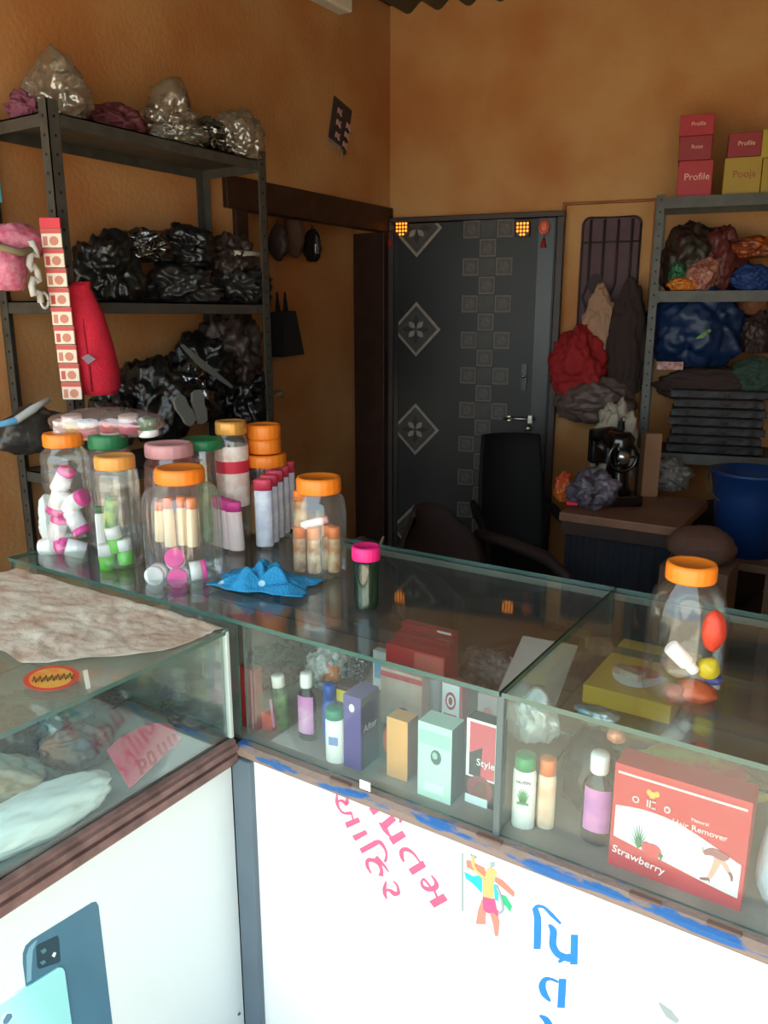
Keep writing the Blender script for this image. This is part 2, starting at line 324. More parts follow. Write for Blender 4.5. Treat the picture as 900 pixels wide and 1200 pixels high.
# front panel (sign board) with its painting
b = MB(); b.box(.036, XB, -.010, .02, 0, .682); fp = b.build('front_panel', m_white, ctr)
PN = Vector((0, -1, 0)); PY = -.0102
def onp(px, py): return onY(px, py, PY)
m_pink = mat('faded_pink_paint', (232, 92, 128), .6); m_blue = mat('sky_blue_paint', (30, 124, 198), .6)
def letter(m, blocks=(), strokes=(), o=(0, 0), k=1.0):
    b = MB(); fun = lambda q: onp(o[0]+q[0]/k, o[1]+q[1]/k)
    for i, p in enumerate(blocks): b.plate([fun(q) for q in p], PN, .0006+.0001*i)
    for i, (pts, w) in enumerate(strokes): b.stroke(pts, w, fun, PN, .0009+.0001*i)
    return b.build('painted_letter', m, fp)
A = dict(o=(380, 910), k=5.625)
letter(m_pink, [[(137, 302), (225, 268), (238, 300), (150, 340)]], [([(84, 116), (84, 165), (100, 212), (130, 240), (178, 240)], [8, 22, 12, 14, 24]), ([(132, 104), (150, 140), (148, 178), (115, 158), (86, 168)], [6, 14, 28, 16, 10]), ([(180, 235), (190, 285)], 8)], **A)
letter(m_pink, [[(185, 390), (270, 352), (288, 378), (205, 425)]], **A)
letter(m_pink, [[(232, 475), (325, 425), (358, 448), (250, 507)]], [([(325, 435), (365, 432), (398, 470), (411, 515), (402, 562)], [24, 26, 16, 14, 20])], **A)
letter(m_pink, [], [([(310, 638), (285, 590), (288, 552), (325, 552), (360, 575), (378, 615), (374, 655)], [6, 20, 26, 24, 22, 20, 34]), ([(340, 530), (395, 585), (425, 628)], [26, 14, 5])], **A)
letter(m_pink, [], [([(408, 690), (398, 735), (400, 770), (413, 806)], [8, 24, 24, 6]), ([(395, 752), (430, 748), (465, 772), (495, 768)], [14, 16, 30, 20]), ([(492, 772), (482, 718), (455, 688)], [22, 12, 5])], **A)
letter(m_pink, [[(295, 210), (345, 178), (405, 195), (325, 257)]], **A)
letter(m_pink, [[(378, 305), (445, 252), (475, 288), (405, 350)], [(425, 405), (515, 355), (540, 395), (455, 450)]], [([(362, 302), (400, 345), (430, 388), (450, 400)], [5, 34, 14, 10]), ([(492, 238), (506, 272), (500, 304)], [6, 24, 14])], **A)
letter(m_pink, [[(555, 610), (650, 552), (672, 595), (582, 650)]], [([(525, 562), (512, 525), (512, 488), (545, 480), (590, 508), (632, 565)], [8, 26, 30, 26, 14, 8])], **A)
letter(m_pink, [[(692, 822), (785, 770), (815, 815), (725, 865)]], [([(640, 690), (652, 725), (690, 742), (735, 728), (733, 688), (705, 650)], [16, 18, 30, 40, 18, 6]), ([(640, 700), (655, 675), (690, 712), (705, 735)], [14, 14, 12, 10]), ([(724, 745), (745, 795)], 12)], **A)
B = dict(o=(600, 1040), k=6.4286)
letter(m_blue, [], [([(172, 150), (192, 225), (194, 300), (190, 462)], [38, 52, 56, 52]), ([(162, 160), (188, 142), (240, 148), (300, 205), (368, 272)], [10, 24, 18, 26, 14])], **B)
letter(m_blue, [], [([(278, 278), (312, 330), (308, 430), (345, 498), (410, 528), (470, 535)], [14, 54, 54, 48, 50, 60]), ([(472, 356), (466, 578)], 54), ([(352, 560), (400, 530), (440, 515)], [20, 34, 40])], **B)
letter(m_blue, [], [([(290, 856), (245, 800), (228, 740), (248, 696), (290, 688), (350, 712)], [12, 48, 54, 40, 18, 14]), ([(382, 688), (370, 904)], 56)], **B)
letter(m_blue, [], [([(208, 962), (255, 995), (285, 1050), (292, 1120)], [10, 46, 52, 54])], **B)
def fpt(q): return onp(535+q[0]/10, 990+q[1]/10)
b = MB()
for mi, p in ((6, [(80, 860), (250, 800), (480, 840), (660, 1000), (600, 1110), (380, 1100), (150, 960)]), (5, [(60, 95), (82, 95), (84, 775), (62, 775)]), (0, [(115, 180), (150, 180), (330, 270), (350, 350), (300, 350), (120, 260)]), (0, [(455, 370), (540, 410), (680, 550), (675, 615), (560, 520), (450, 430)]),
              (1, [(92, 315), (200, 370), (300, 345), (300, 565), (200, 460), (110, 390)]), (1, [(440, 460), (485, 470), (492, 660), (450, 640)]), (2, [(520, 580), (580, 600), (652, 720), (630, 785), (560, 690)]),
              (4, [(300, 640), (350, 650), (345, 930), (228, 922), (255, 760)]), (4, [(390, 790), (470, 775), (510, 900), (492, 1070), (450, 1060), (430, 930)]),
              (3, [(310, 380), (370, 410), (445, 390), (432, 640), (310, 610)]), (7, [(308, 600), (450, 635), (475, 760), (500, 790), (485, 840), (440, 790), (375, 800), (320, 760)]),
              (3, [(360, 275), (400, 262), (450, 290), (478, 340), (460, 380), (420, 420), (360, 420), (345, 340)]), (5, [(395, 205), (450, 200), (445, 250), (400, 270)])):
    b.plate([fpt(q) for q in p], PN, .0006+.00008*len(b.f)/8)
    for i in range(len(p)+2): b.m[-1-i] = mi
b.stroke([(195, 115), (200, 215), (240, 300), (330, 380)], [34, 34, 30, 40], fpt, PN, .0022, 3); b.stroke([(165, 110), (240, 150)], [14, 10], fpt, PN, .0023, 5); b.stroke([(475, 480), (520, 600), (545, 700), (540, 770), (495, 800)], [20, 26, 30, 30, 24], fpt, PN, .0022, 5)
b.build('painted_flag_bearer', [mat('flag_saffron', (236, 124, 108), .6), mat('flag_cyan', (40, 184, 204), .6), mat('flag_green', (44, 176, 122), .6), mat('paint_tan', (222, 176, 112), .6), mat('paint_salmon', (232, 132, 116), .6), mat('paint_grey', (150, 162, 166), .6), mat('paint_pale_aqua', (214, 240, 240), .6), mat('paint_magenta', (212, 84, 130), .6)], fp)
b = MB(); b.stroke([(598, 462), (625, 492), (650, 515)], [4, 22, 10], lambda q: onp(520+q[0]/2.368, 980+q[1]/2.368), PN, .0008); b.build('scuff_mark', mat('scuff_grey', (150, 160, 160), .7), fp)
# wooden ledge with chipped blue paint
def rail_mat():
    m = mat('chipped_blue_rail', (126, 104, 94), .75, bump=.4, bscale=60); nt = m.node_tree; N = nt.nodes.new; L = nt.links.new; bs = nt.nodes['Principled BSDF']
    tc = N('ShaderNodeTexCoord'); mp_ = N('ShaderNodeMapping'); mp_.inputs['Scale'].default_value = (9, 30, 45); L(tc.outputs['Object'], mp_.inputs[0])
    n = N('ShaderNodeTexNoise'); n.inputs['Scale'].default_value = 1; n.inputs['Detail'].default_value = 6; L(mp_.outputs[0], n.inputs['Vector'])
    sp = N('ShaderNodeSeparateXYZ'); L(tc.outputs['Object'], sp.inputs[0])
    ab = N('ShaderNodeMath'); ab.operation = 'SUBTRACT'; ab.inputs[1].default_value = .690; L(sp.outputs['Z'], ab.inputs[0])
    a2 = N('ShaderNodeMath'); a2.operation = 'ABSOLUTE'; L(ab.outputs[0], a2.inputs[0])
    a3 = N('ShaderNodeMath'); a3.operation = 'MULTIPLY'; a3.inputs[1].default_value = 13; L(a2.outputs[0], a3.inputs[0])
    a4 = N('ShaderNodeMath'); a4.operation = 'SUBTRACT'; L(n.outputs['Fac'], a4.inputs[0]); L(a3.outputs[0], a4.inputs[1])
    r = N('ShaderNodeValToRGB'); r.color_ramp.elements[0].position = .41; r.color_ramp.elements[1].position = .46; r.color_ramp.elements[0].color = lin((138, 118, 108)); r.color_ramp.elements[1].color = lin((40, 96, 158))
    L(a4.outputs[0], r.inputs['Fac']); L(r.outputs['Color'], bs.inputs['Base Color']); return m
m_rail = rail_mat()
b = MB(); vs = [(x, y, z) for x in (.0, XB) for y, z in ((.004, .673), (-.016, .673), (-.022, .680), (-.022, .692), (-.014, .700), (.004, .701))]; n = 6
b.add(vs, [(i, (i+1) % n, n+(i+1) % n, n+i) for i in range(n)]+[tuple(range(n)), tuple(range(n, 2*n))[::-1]]); rail = b.build('ledge', m_rail, ctr)
for px, py in ((428, 920),):
    q = onY(px, py, -.0222); b = MB(); b.box(q.x-.011, q.x+.011, -.0232, -.0222, q.z-.009, q.z+.008, bev=.0003); b.build('paper_scrap', mat('paper_white', (240, 240, 238), .7), rail)
for px, py in ((400, 905), (575, 963), (757, 1050), (850, 1078)):
    q = onY(px, py, -.012); b = MB(); b.box(q.x-.022, q.x+.022, -.019, -.010, .6995, .7035, bev=.001); b.build('wood_chip', mat('chipped_wood', (110, 84, 74), .8), rail)
b = MB(); b.box(-.0115, .036, -.0232, -.0005, 0, .671, bev=.003); b.build('corner_post', mat('slate_grey_post', (92, 108, 120), .6, var=.1), ctr)
# glass
def pane(name, x0, x1, y0, y1, z0, z1, par, gm=None):
    b = MB(); b.box(x0, x1, y0, y1, z0, z1); d = (x1-x0, y1-y0, z1-z0); t = d.index(min(d)); ax = (2, 2, 1, 1, 0, 0)
    for i in range(6): b.m[i] = 0 if ax[i] == t else 1
    return b.build(name, [gm or m_glass, m_gedge], par)
pane('top_pane', XA, XS-.002, -.006, DP, ZT-.008, ZT, ctr); pane('top_pane', XS+.002, XB, -.006, DP, ZT-.008, ZT, ctr)
pane('front_pane', .012, XS-.002, 0, .005, ZF+.001, ZT-.008, ctr); pane('front_pane', XS+.002, XB, 0, .005, ZF+.001, ZT-.008, ctr)
pane('front_pane', XA, -.005, 0, .005, ZF+.001, ZT-.008, ctr)
pane('end_pane', XA, XA+.005, .006, DP-.01, ZF+.001, ZT-.008, ctr); pane('divider_pane', XS-.0025, XS+.0025, .006, DP-.02, ZF+.001, ZT-.0085, ctr)
b = MB(); b.box(XS-.006, XS+.006, -.004, .007, ZF, ZT-.008, bev=.002); b.build('joint_bead', mat('grey_sealant', (92, 104, 104), .5), ctr)
ZS = .82
pane('glass_shelf', XS+.006, XB-.01, .16, DP-.025, ZS-.005, ZS, ctr)
b = MB(); b.box(XA, XB, DP-.014, DP-.006, ZF, ZF+.03); b.box(XA, XB, DP-.014, DP-.006, ZT-.022, ZT-.008); b.build('sliding_track', mat('dull_aluminium', (110, 110, 106), .45, .5), ctr)
# ------------------------------------------------------------------ left glass counter
ZL = .936; LX = -.66; LY = -1.2
lc = thing('glass_counter', 'low glass display counter with phone poster front and grimy moulded wooden edge', 'counter', (0, 0, 0))
b = MB(); b.box(LX, -.03, LY, -.03, 0, .05); b.box(LX, -.02, LY, -.026, .66, .70); b.box(LX, LX+.02, LY, -.026, .05, .66); b.box(LX, -.03, LY, LY+.02, .05, .66); b.build('carcass', m_ply, lc)
b = MB(); b.box(LX+.006, -.014, LY+.005, -.026, .70, .704); b.build('case_floor', mat('grey_green_case_floor', (128, 134, 128), .7, var=.25, scale=9), lc)
b = MB(); b.box(-.026, -.012, LY, -.024, 0, .668); lp = b.build('front_panel', mat('pale_poster_paper', (222, 234, 236), .35, var=.02, scale=2), lc)
b = MB(); prof = [(-.02, .662), (.004, .662), (.008, .668), (.008, .682), (.002, .684), (.002, .690), (.010, .692), (.010, .703), (.004, .705), (.004, .711), (-.004, .716), (-.02, .716)]; n = len(prof)
b.add([(x, y, z) for y in (LY, -.024) for x, z in prof], [(i, (i+1) % n, n+(i+1) % n, n+i) for i in range(n)]+[tuple(range(n)), tuple(range(n, 2*n))[::-1]]); b.build('moulding', mat('grimy_brown_moulding', (116, 88, 84), .6, var=.3, scale=30), lc)
m_dg = film('very_dusty_glass', (247, 251, 248), .19, (206, 206, 186), .08, .05, 3)
pane('top_pane', LX, 0, LY, -.0235, ZL-.008, ZL, lc, m_dg); pane('front_pane', -.008, -.003, LY, -.026, .716, ZL-.008, lc, film('teal_dusty_glass', (244, 252, 250), .012, (190, 216, 210), .06, .03, 4)); pane('end_pane', LX, -.009, -.031, -.026, .71, ZL-.008, lc)
pane('end_pane', LX, LX+.005, LY, -.031, .705, ZL-.008, lc)
b = MB(); b.box(-.010, .001, -.032, -.0235, .716, ZL-.002, bev=.002); b.build('joint_bead', mat('clear_tape_bead', (188, 200, 196), .35), lc)
# poster phones
def onl(q, o=(0, 1030), k=5.625): return onX(o[0]+q[0]/k, o[1]+q[1]/k, -.0118)
def lpoly(name, polys, mats, par=lp, h0=0):
    b = MB()
    for i, (mi, p) in enumerate(polys):
        b.plate([onl(q) for q in p], (1, 0, 0), .0006+h0+.0003*i)
        for j in range(len(p)+2): b.m[-1-j] = mi
    return b.build(name, mats, par)
m_ph = mat('phone_teal_blue', (72, 116, 140), .4, var=.06, scale=10)
lpoly('dark_phone_print', [(0, [(168, 690), (150, 560), (150, 490), (168, 440), (210, 400), (605, 155), (632, 150), (648, 175), (740, 956), (765, 1180), (250, 1250)]), (1, [(175, 685), (172, 500), (190, 450), (225, 412), (245, 400), (215, 470), (205, 600), (205, 665)]), (2, [(235, 450), (250, 430), (375, 372), (386, 385), (396, 535), (385, 550), (255, 592), (243, 580)]), (3, [(338, 505), (352, 480), (368, 485), (355, 515)]), (4, [(262, 470), (290, 452), (305, 470), (280, 492)]), (4, [(258, 545), (286, 530), (300, 545), (275, 565)])],
      [m_ph, mat('phone_rim', (120, 170, 190), .4), mat('phone_camera_dark', (44, 70, 84), .3), mat('print_white', (240, 248, 250), .4), mat('phone_lens', (84, 130, 140), .3)])
lpoly('light_phone_print', [(0, [(-220, 950), (0, 815), (375, 578), (405, 580), (418, 605), (465, 956), (490, 1180), (-220, 1300)]), (1, [(0, 905), (30, 870), (70, 870), (85, 905), (60, 945), (0, 990)]), (2, [(10, 925), (35, 880), (65, 878), (72, 900), (40, 945), (12, 950)])],
      [mat('phone_pale_cyan', (150, 222, 226), .4), mat('phone_cyan_ring', (176, 232, 234), .4), m_ph], h0=.003)
for px, py in ((266, 899), (280, 1188)):
    q = onX(px, py, -.0118); b = MB(); b.lathe([(.004, 0), (.003, .002)], 10, 0, T=Matrix.Translation(q) @ Matrix.Rotation(math.pi/2, 4, 'Y')); b.build('nail', mat('rust_nail', (110, 90, 84), .5, .4), lp)
# sticker on the glass top
q0 = onz(60, 795, ZL)
b = MB(); ring = [(onz(60+33*math.cos(a*.2618), 795+14.5*math.sin(a*.2618)-3*math.cos(a*.2618), ZL)) for a in range(24)]
b.plate(ring, (0, 0, 1), .0006, 0); b.plate([q0+(p-q0)*.80+Vector((0, 0, .0006)) for p in ring], (0, 0, 1), .0003, 1)
for k in range(7):
    px = 38+k*7; b.stroke([(px, 797), (px+2, 791), (px+4, 798), (px+6, 793)], 1.3, lambda q: onz(q[0], q[1]-(q[0]-60)*.1, ZL+.001), (0, 0, 1), .0004, 2)
b.build('oval_sticker', [mat('sticker_red', (206, 74, 56), .5), mat('sticker_yellow', (216, 176, 76), .4, col2=(226, 130, 60), scale=40), mat('sticker_ink', (92, 78, 36), .5)], lc)
#PART2
# ------------------------------------------------------------------ helpers for loose things
def onP(px, py, P):
    v = ray(px, py); return CAM+v*((Vector(P)-CAM).dot(F2)/v.dot(F2))
def lid_mb(r, h, z0, seg=60):
    b = MB(); b.lathe([(r*.97, z0), (r, z0+h*.08), (r, z0+h*.8), (r*.95, z0+h), (r*.82, z0+h), (r*.8, z0+h*.975), (.0006, z0+h*.985)], seg, 0, fn=lambda a, z: 1+.012*math.sin(20*a)); return b
def jar(px, by, ty, w, label, lidw=None, lidh=14, lidm=None, body=None, z=ZT, ribs=0, neck=.72, shoulder=.82, tint=None, name='plastic_jar', flare=1.0):
    P = onz(px, by, z); r = wid(P, w)/2; P = P+F2*r; P.z = z; H = zat(P, ty)-z-.004; lr = wid(P, lidw)/2 if lidw else r*neck*1.05; lh = wid(P, lidh)
    t = thing(name, label, 'jar', P); hb = H-lh*.85; b = MB(); nr = lr*.93
    pr = [(r*.90, .001), (r*.97, .006), (r, .016), (r*flare, hb*.35), (r*flare, hb*shoulder*.9), (r*.97*flare, hb*shoulder), (r*.72*flare+nr*.28, hb*(shoulder+.5*(1-shoulder))), (nr, hb*.96), (nr, hb+lh*.5)]
    if ribs > 0: b.lathe(pr, 96, 0, cap=False, fn=lambda a, zz: 1+.022*math.cos(ribs*a)*(1 if .02 < zz < hb*.9 else 0))
    elif ribs < 0:
        q = []; n = 40
        for i in range(n+1):
            zz = .012+(hb*shoulder-.012)*i/n; q.append((r*(1-.03*(1-math.cos(2*math.pi*i/n*(-ribs)))/2), zz))
        b.lathe(pr[:2]+q+pr[6:], 40, 0, cap=False)
    else: b.lathe(pr, 40, 0, cap=False)
    b.lathe([(.0008, .002), (r*.9, .001)], 40, 0, cap=False); b.build('body', tint or m_jar, t)
    if lidm: lid_mb(lr, lh, H-lh).build('lid', lidm, t)
    return t, P, r, H
def bottle_mesh(r, h, cap=.2, capr=.8, flat=1.0, shoulder=True):
    b = MB(); S_ = Matrix.Scale(flat, 4, (0, 1, 0)); hb = h*(1-cap)
    b.lathe([(r*.9, 0), (r, h*.02), (r, hb*.9 if shoulder else hb*.985), (r*.97, hb*.95 if shoulder else hb*.99), (r*capr*.9, hb), (r*capr*.85, hb+h*.01)], 20, 0, T=S_)
    c = MB(); c.lathe([(r*capr, hb+.0005), (r*capr, h*.985), (r*capr*.93, h), (.0005, h)], 20, 0, T=S_ if capr > .95 else None)
    return b, c
def mini(name, label, cat, group, base, axis, r, h, bm_, cm, cap=.22, capr=.85, flat=1.0, shoulder=True):
    q = Vector(axis).normalized().to_track_quat('Z', 'Y').to_euler(); t = thing(name, label, cat, base, group=group, rot=q)
    b, c = bottle_mesh(r, h, cap, capr, flat, shoulder); b.build('body', bm_, t); c.build('cap', cm, t); return t
m_hot = mat('hot_pink_plastic', (240, 60, 160), .4); m_wht = mat('white_plastic', (240, 238, 236), .4); m_cream = mat('cream_plastic', (236, 210, 176), .5); m_peach = mat('peach_orange_cap', (236, 134, 72), .45)
m_green = mat('bright_green_plastic', (104, 196, 60), .45); m_dgreen = mat('dark_green_lid', (32, 112, 66), .45); m_gold = mat('gold_lid', (208, 150, 70), .35, .3); m_pinkl = mat('dusty_pink_lid', (214, 150, 152), .45)
# ------------------------------------------------------------------ jars on the counter
j1, P1, r1, h1 = jar(76, 652, 505, 56, 'tall ribbed clear jar with orange lid holding white and pink bottles', 44, 15, m_orange, ribs=-7, shoulder=.86)
j2, P2, r2, h2 = jar(136, 668, 531, 52, 'tall clear jar with tan orange lid holding green topped bottles', 45, 15, mat('tan_orange_lid', (224, 152, 72), .4), shoulder=.92)
j2b, P2b, r2b, h2b = jar(128, 648, 506, 54, 'tall clear jar with green lid under the bag of cream pots', 44, 16, m_dgreen, ribs=-6, shoulder=.88)
j3, P3, r3, h3 = jar(198, 655, 517, 62, 'pinkish jar with dusty pink lid behind the wide ribbed jar', 54, 15, m_pinkl, tint=film('rosy_jar_plastic', (226, 176, 168), .14, (220, 170, 165), .25, .1))
j4, P4, r4, h4 = jar(207, 692, 545, 92, 'wide ribbed clear jar with orange lid holding cream tubes', 56, 17, m_orange, ribs=24, shoulder=.84, neck=.6)
j5, P5, r5, h5 = jar(238, 642, 512, 50, 'clear jar with dark green lid and green contents', 48, 11, m_dgreen, shoulder=.86)
j6, P6, r6, h6 = jar(273, 636, 491, 38, 'tall clear jar with gold lid and a white and red paper label', 35, 15, m_gold, shoulder=.9)
j7, P7, r7, h7 = jar(310, 630, 529, 48, 'clear jar with orange lid carrying two loose orange caps', 50, 14, m_orange, shoulder=.88)
j9, P9, r9, h9 = jar(373, 681, 556, 65, 'clear jar with orange lid half full of cream bottles with orange caps', 51, 18, m_orange, shoulder=.80)
jj, PJ, rJ, hJ = jar(813, 832, 656, 92, 'big clear jar with carved orange lid on the bare glass top', 55, 20, m_orange, shoulder=.74, neck=.6, tint=film('very_clear_plastic', (251, 251, 250), .012, (200, 200, 200), .2, .05))
jg, PG, rG, hG = jar(429, 716, 637, 29, 'small green tinted jar with frilly hot pink lid', 33, 16, mat('magenta_lid', (226, 30, 120), .5), shoulder=.9, tint=film('green_jar_plastic', (86, 128, 104), .12, (60, 100, 76), .3, .1))
b = MB(); b.lathe([(r6*1.005, h6*.30), (r6*1.005, h6*.80)], 40, 0, cap=False); b.lathe([(r6*1.012, h6*.58), (r6*1.012, h6*.68)], 40, 1, cap=False)
b.build('paper_label', [mat('label_white', (232, 224, 216), .6, col2=(222, 190, 176), scale=50), mat('label_red', (206, 40, 66), .6)], j6)
for i in range(2):
    z0 = ZT+h7+.002+i*.0365; P = Vector((P7.x, P7.y, z0)); o = lid_mb(wid(P, 39)/2, .036, 0).build('loose_cap', m_orange, loc=P)
    tag(o, ('loose orange cap resting directly on the orange jar lid', 'topmost loose orange cap of the two stacked on a jar')[i], 'cap', 'loose orange caps')
# contents
G1 = dict(name='small_bottle', label='small white bottle with hot pink cap inside the tall ribbed jar', cat='bottle', group='pink capped bottles in the ribbed jar')
for px, py, ang, fwd in ((62, 640, 80, .2), (85, 642, -70, .3), (68, 618, 20, .1), (90, 612, 150, .2), (68, 588, -160, .1), (88, 588, 60, .2), (74, 562, 30, .1)):
    a = math.radians(ang); ax = RT*math.sin(a)+Vector((0, 0, 1))*math.cos(a)-F2*fwd; h = wid(P1, 30); c = onP(px, py, P1)
    mini(base=c-ax.normalized()*h/2, axis=ax, r=wid(P1, 10), h=h, bm_=m_wht, cm=m_hot, capr=1.0, cap=.25, shoulder=False, **G1)
for px, py, ang in ((125, 652, 178), (146, 646, 175), (135, 632, 170)):
    a = math.radians(ang); ax = RT*math.sin(a)+Vector((0, 0, 1))*math.cos(a); h = wid(P2, 30); c = onP(px, py, P2)
    mini('small_bottle', 'small white bottle with lime green cap at the bottom of the tan lidded jar', 'bottle', 'green capped bottles in the jar', c-ax.normalized()*h/2, ax, wid(P2, 9), h, m_wht, m_green, cap=.55, capr=1.0, shoulder=False)
c = onP(118, 656, P2); c.z = ZT+.004; mini('tube', 'slim white tube with green cap standing in the tan lidded jar', 'tube', None, c+F2*.02, (0, 0, 1), wid(P2, 6), wid(P2, 64), m_wht, m_dgreen, cap=.12, capr=.9)
c = onP(128, 622, P2)+F2*.01; t = mini('tube', 'green and yellow printed tube leaning inside the tan lidded jar', 'tube', None, c, RT*.12+Vector((0, 0, 1)), wid(P2, 8), wid(P2, 40), mat('green_yellow_print', (190, 204, 60), .4, col2=(40, 120, 70), scale=26), m_dgreen, cap=.1)
for i, (px, fy) in enumerate(((200, 0), (213, .012), (226, 0), (186, .015))):
    c = onP(px, 640 if i < 3 else 636, P4)+F2*fy; mini('cream_tube', 'cream coloured tube with peach cap packed upright in the wide ribbed jar', 'tube', 'cream tubes in the wide jar', c, (0.02*i, 0, 1), wid(P4, 6.2), wid(P4, 58 if i < 3 else 48), m_cream, m_peach, cap=.22, capr=.95)
for px, py, ax, cm in ((205, 655, -F2+RT*.2+Vector((0, 0, .6)), m_hot), (209, 675, -F2+RT*.1, m_hot), (183, 673, -F2-RT*.1, m_wht), (234, 668, RT+F2*.3+Vector((0, 0, .1)), m_hot)):
    ax = ax.normalized(); c = onP(px, py, P4)
    mini('small_bottle', 'small frosted bottle with hot pink cap lying in the wide ribbed jar' if cm is m_hot else 'small bottle with white cap lying in the wide ribbed jar', 'bottle', 'bottles lying in the wide jar' if cm is m_hot else None, c-ax*.02, ax, wid(P4, 11.5), .035, m_wht, cm, cap=.3, capr=1.0, shoulder=False)
b = blob('green_candy_heap', (r5*.9, r5*.9, h5*.33), 5, mat('green_sweets', (70, 140, 60), .5, col2=(130, 190, 90), scale=50), loc=(P5.x, P5.y, ZT+h5*.27), amp=.08, sub=3); tag(b, 'heap of green wrapped sweets inside the green lidded jar', 'sweets', kind='stuff')
for i in range(6):
    a = i*1.05; c = Vector((P7.x+r7*.6*math.cos(a), P7.y+r7*.6*math.sin(a), ZT+.004)); mini('cream_tube', 'thin peach tube packed in the jar under the loose orange caps', 'tube', 'peach tubes in the jar', c, (.03*math.cos(a), .03*math.sin(a), 1), r7*.24, h7*.62, mat('peach_tube', (226, 168, 108), .5), m_peach, cap=.15)
b = MB(); b.box(-.022, .022, -.0006, .0006, 0, .03); o = b.build('price_slip', m_wht, loc=onP(323, 556, P7)-F2*.012, rot=(0, 0, YAW)); tag(o, 'white paper slip tucked under the orange lid of a jar', 'paper')
for i, (px, by, fy) in enumerate(((352, 668, 0), (369, 678, -.012), (392, 674, -.004), (384, 664, .016), (360, 662, .02))):
    c = onP(px, by, P9)+F2*fy; c.z = ZT+.004; mini('cream_bottle', 'cream bottle with peach cap and brown print standing in the half full jar', 'bottle', 'cream bottles in the half full jar', c, (0, 0, 1), wid(P9, 7.5), wid(P9, 54), mat('cream_brown_print', (240, 222, 190), .5, col2=(176, 120, 70), scale=28), m_peach, cap=.25, capr=.95)
c = onP(352, 622, P9)+F2*.012; mini('cream_bottle', 'cream bottle with orange cap wedged above the others in the half full jar', 'bottle', None, c, (0, 0, 1), wid(P9, 8), wid(P9, 46), MC['cream_brown_print'], m_orange, cap=.25, capr=.95)
c = onP(372, 612, P9); mini('small_bottle', 'small pale bottle with pink end lying across the cream bottles in the jar', 'bottle', None, c-RT*.035-Vector((0, 0, .008)), RT+Vector((0, 0, .25)), wid(P9, 5), .06, m_wht, m_pinkl, cap=.2)
# contents of the big jar
c = onP(800, 772, PJ); mini('small_bottle', 'small white bottle lying slanted inside the big clear jar', 'bottle', None, c-(RT*.6-Vector((0, 0, .6))).normalized()*.028, RT*.6-Vector((0, 0, .6)), .012, .056, m_wht, m_wht, cap=.3, capr=.7)
for px, py, rx, rz, cl, nm, lb in ((836, 740, 13, 25, (222, 62, 36), 'red_toffee', 'bright red wrapped sweet high inside the big clear jar'), (830, 783, 13, 13, (214, 190, 40), 'yellow_toffee', 'yellow wrapped sweet in the middle of the big clear jar'), (815, 810, 24, 13, (188, 84, 44), 'orange_toffee', 'orange brown wrapped sweets at the bottom of the big clear jar'), (836, 796, 10, 7, (62, 70, 130), 'blue_toffee', 'small blue wrapped sweet under the yellow one in the big clear jar'), (791, 812, 14, 11, (150, 70, 44), 'brown_toffee', 'brown wrapped sweet at the bottom edge of the big clear jar')):
    c = onP(px, py, PJ); o = blob(nm, (wid(PJ, rx), wid(PJ, rx)*.8, wid(PJ, rz)), px, mat('wrap_'+nm, cl, .4, bump=.4), loc=c, amp=.12, sub=3, flat=.95); tag(o, lb, 'sweet')
# bottles in rows beside the jars
for i in range(5):
    P = onz(310+i*6.5, 641-i*5.2, ZT); t = mini('white_bottle', 'flat white bottle with pink red cap in the wrapped row beside the jars', 'bottle', 'white bottles with pink red caps', P+F2*.01, (0, 0, 1), wid(P, 10.5), wid(P, 80), mat('white_blue_print', (236, 238, 244), .45, col2=(206, 208, 230), scale=30), mat('rose_red_cap', (214, 66, 92), .45), cap=.16, capr=1.0, flat=.6, shoulder=False); t.rotation_euler.z += YAW
for i in range(5):
    P = onz(252+i*6, 640+i*1.8, ZT); P = P+F2*.02; t = mini('white_bottle', 'flat frosted bottle with magenta cap in the row behind the wide jar', 'bottle', 'frosted bottles with magenta caps', P, (-.05, 0, 1), wid(P, 6), wid(P, 58), mat('frosted_pinkish', (226, 206, 206), .4), mat('magenta_cap', (214, 70, 150), .45), cap=.2, capr=1.0, flat=1.7, shoulder=False); t.rotation_euler.z += YAW-.3
# pots in a clear bag lying over the jars
ZP = ZT+max(h1, h2b)*1.0+.004
for i, (px, py, bm_, cm, lb) in enumerate(((76, 506, m_wht, m_wht, 'all white cream pot at the outer end of the bag of pots'), (86, 500, mat('pale_yellow_pot', (230, 222, 150), .5), m_wht, 'pale yellow cream pot next to the all white one'), (104, 507, mat('rosy_pot', (226, 150, 160), .5), m_wht, 'rosy cream pot with white lid next to the crimson one'), (130, 507, m_wht, mat('crimson_lid', (206, 24, 66), .4), 'cream pot with tall crimson lid'), (152, 500, mat('magenta_pot', (206, 90, 130), .5), m_wht, 'magenta cream pot with white lid'), (174, 504, m_wht, mat('sage_lid', (108, 158, 120), .45), 'cream pot with sage green lid'))):
    P = onP(px, py, P2b); cr = wid(P, 12); P.z -= cr*.55
    mini('cream_pot', lb, 'pot', 'cream pots in a clear bag', P, (.05, -.1, 1), cr, cr*1.75, bm_, cm, cap=.6 if i in (3, 5) else .35, capr=.95, shoulder=False)
P = onP(124, 496, P2b); o = blob('clear_bag', (wid(P, 68), wid(P, 22), wid(P, 19)), 3, film('rosy_clear_film', (238, 226, 224), .10, (224, 200, 196), .4, .15, 8, .5, 20), loc=P, rot=(0, 0, YAW), amp=.07, flat=.9); tag(o, 'clear pinkish bag of cream pots lying across the jar tops', 'bag')
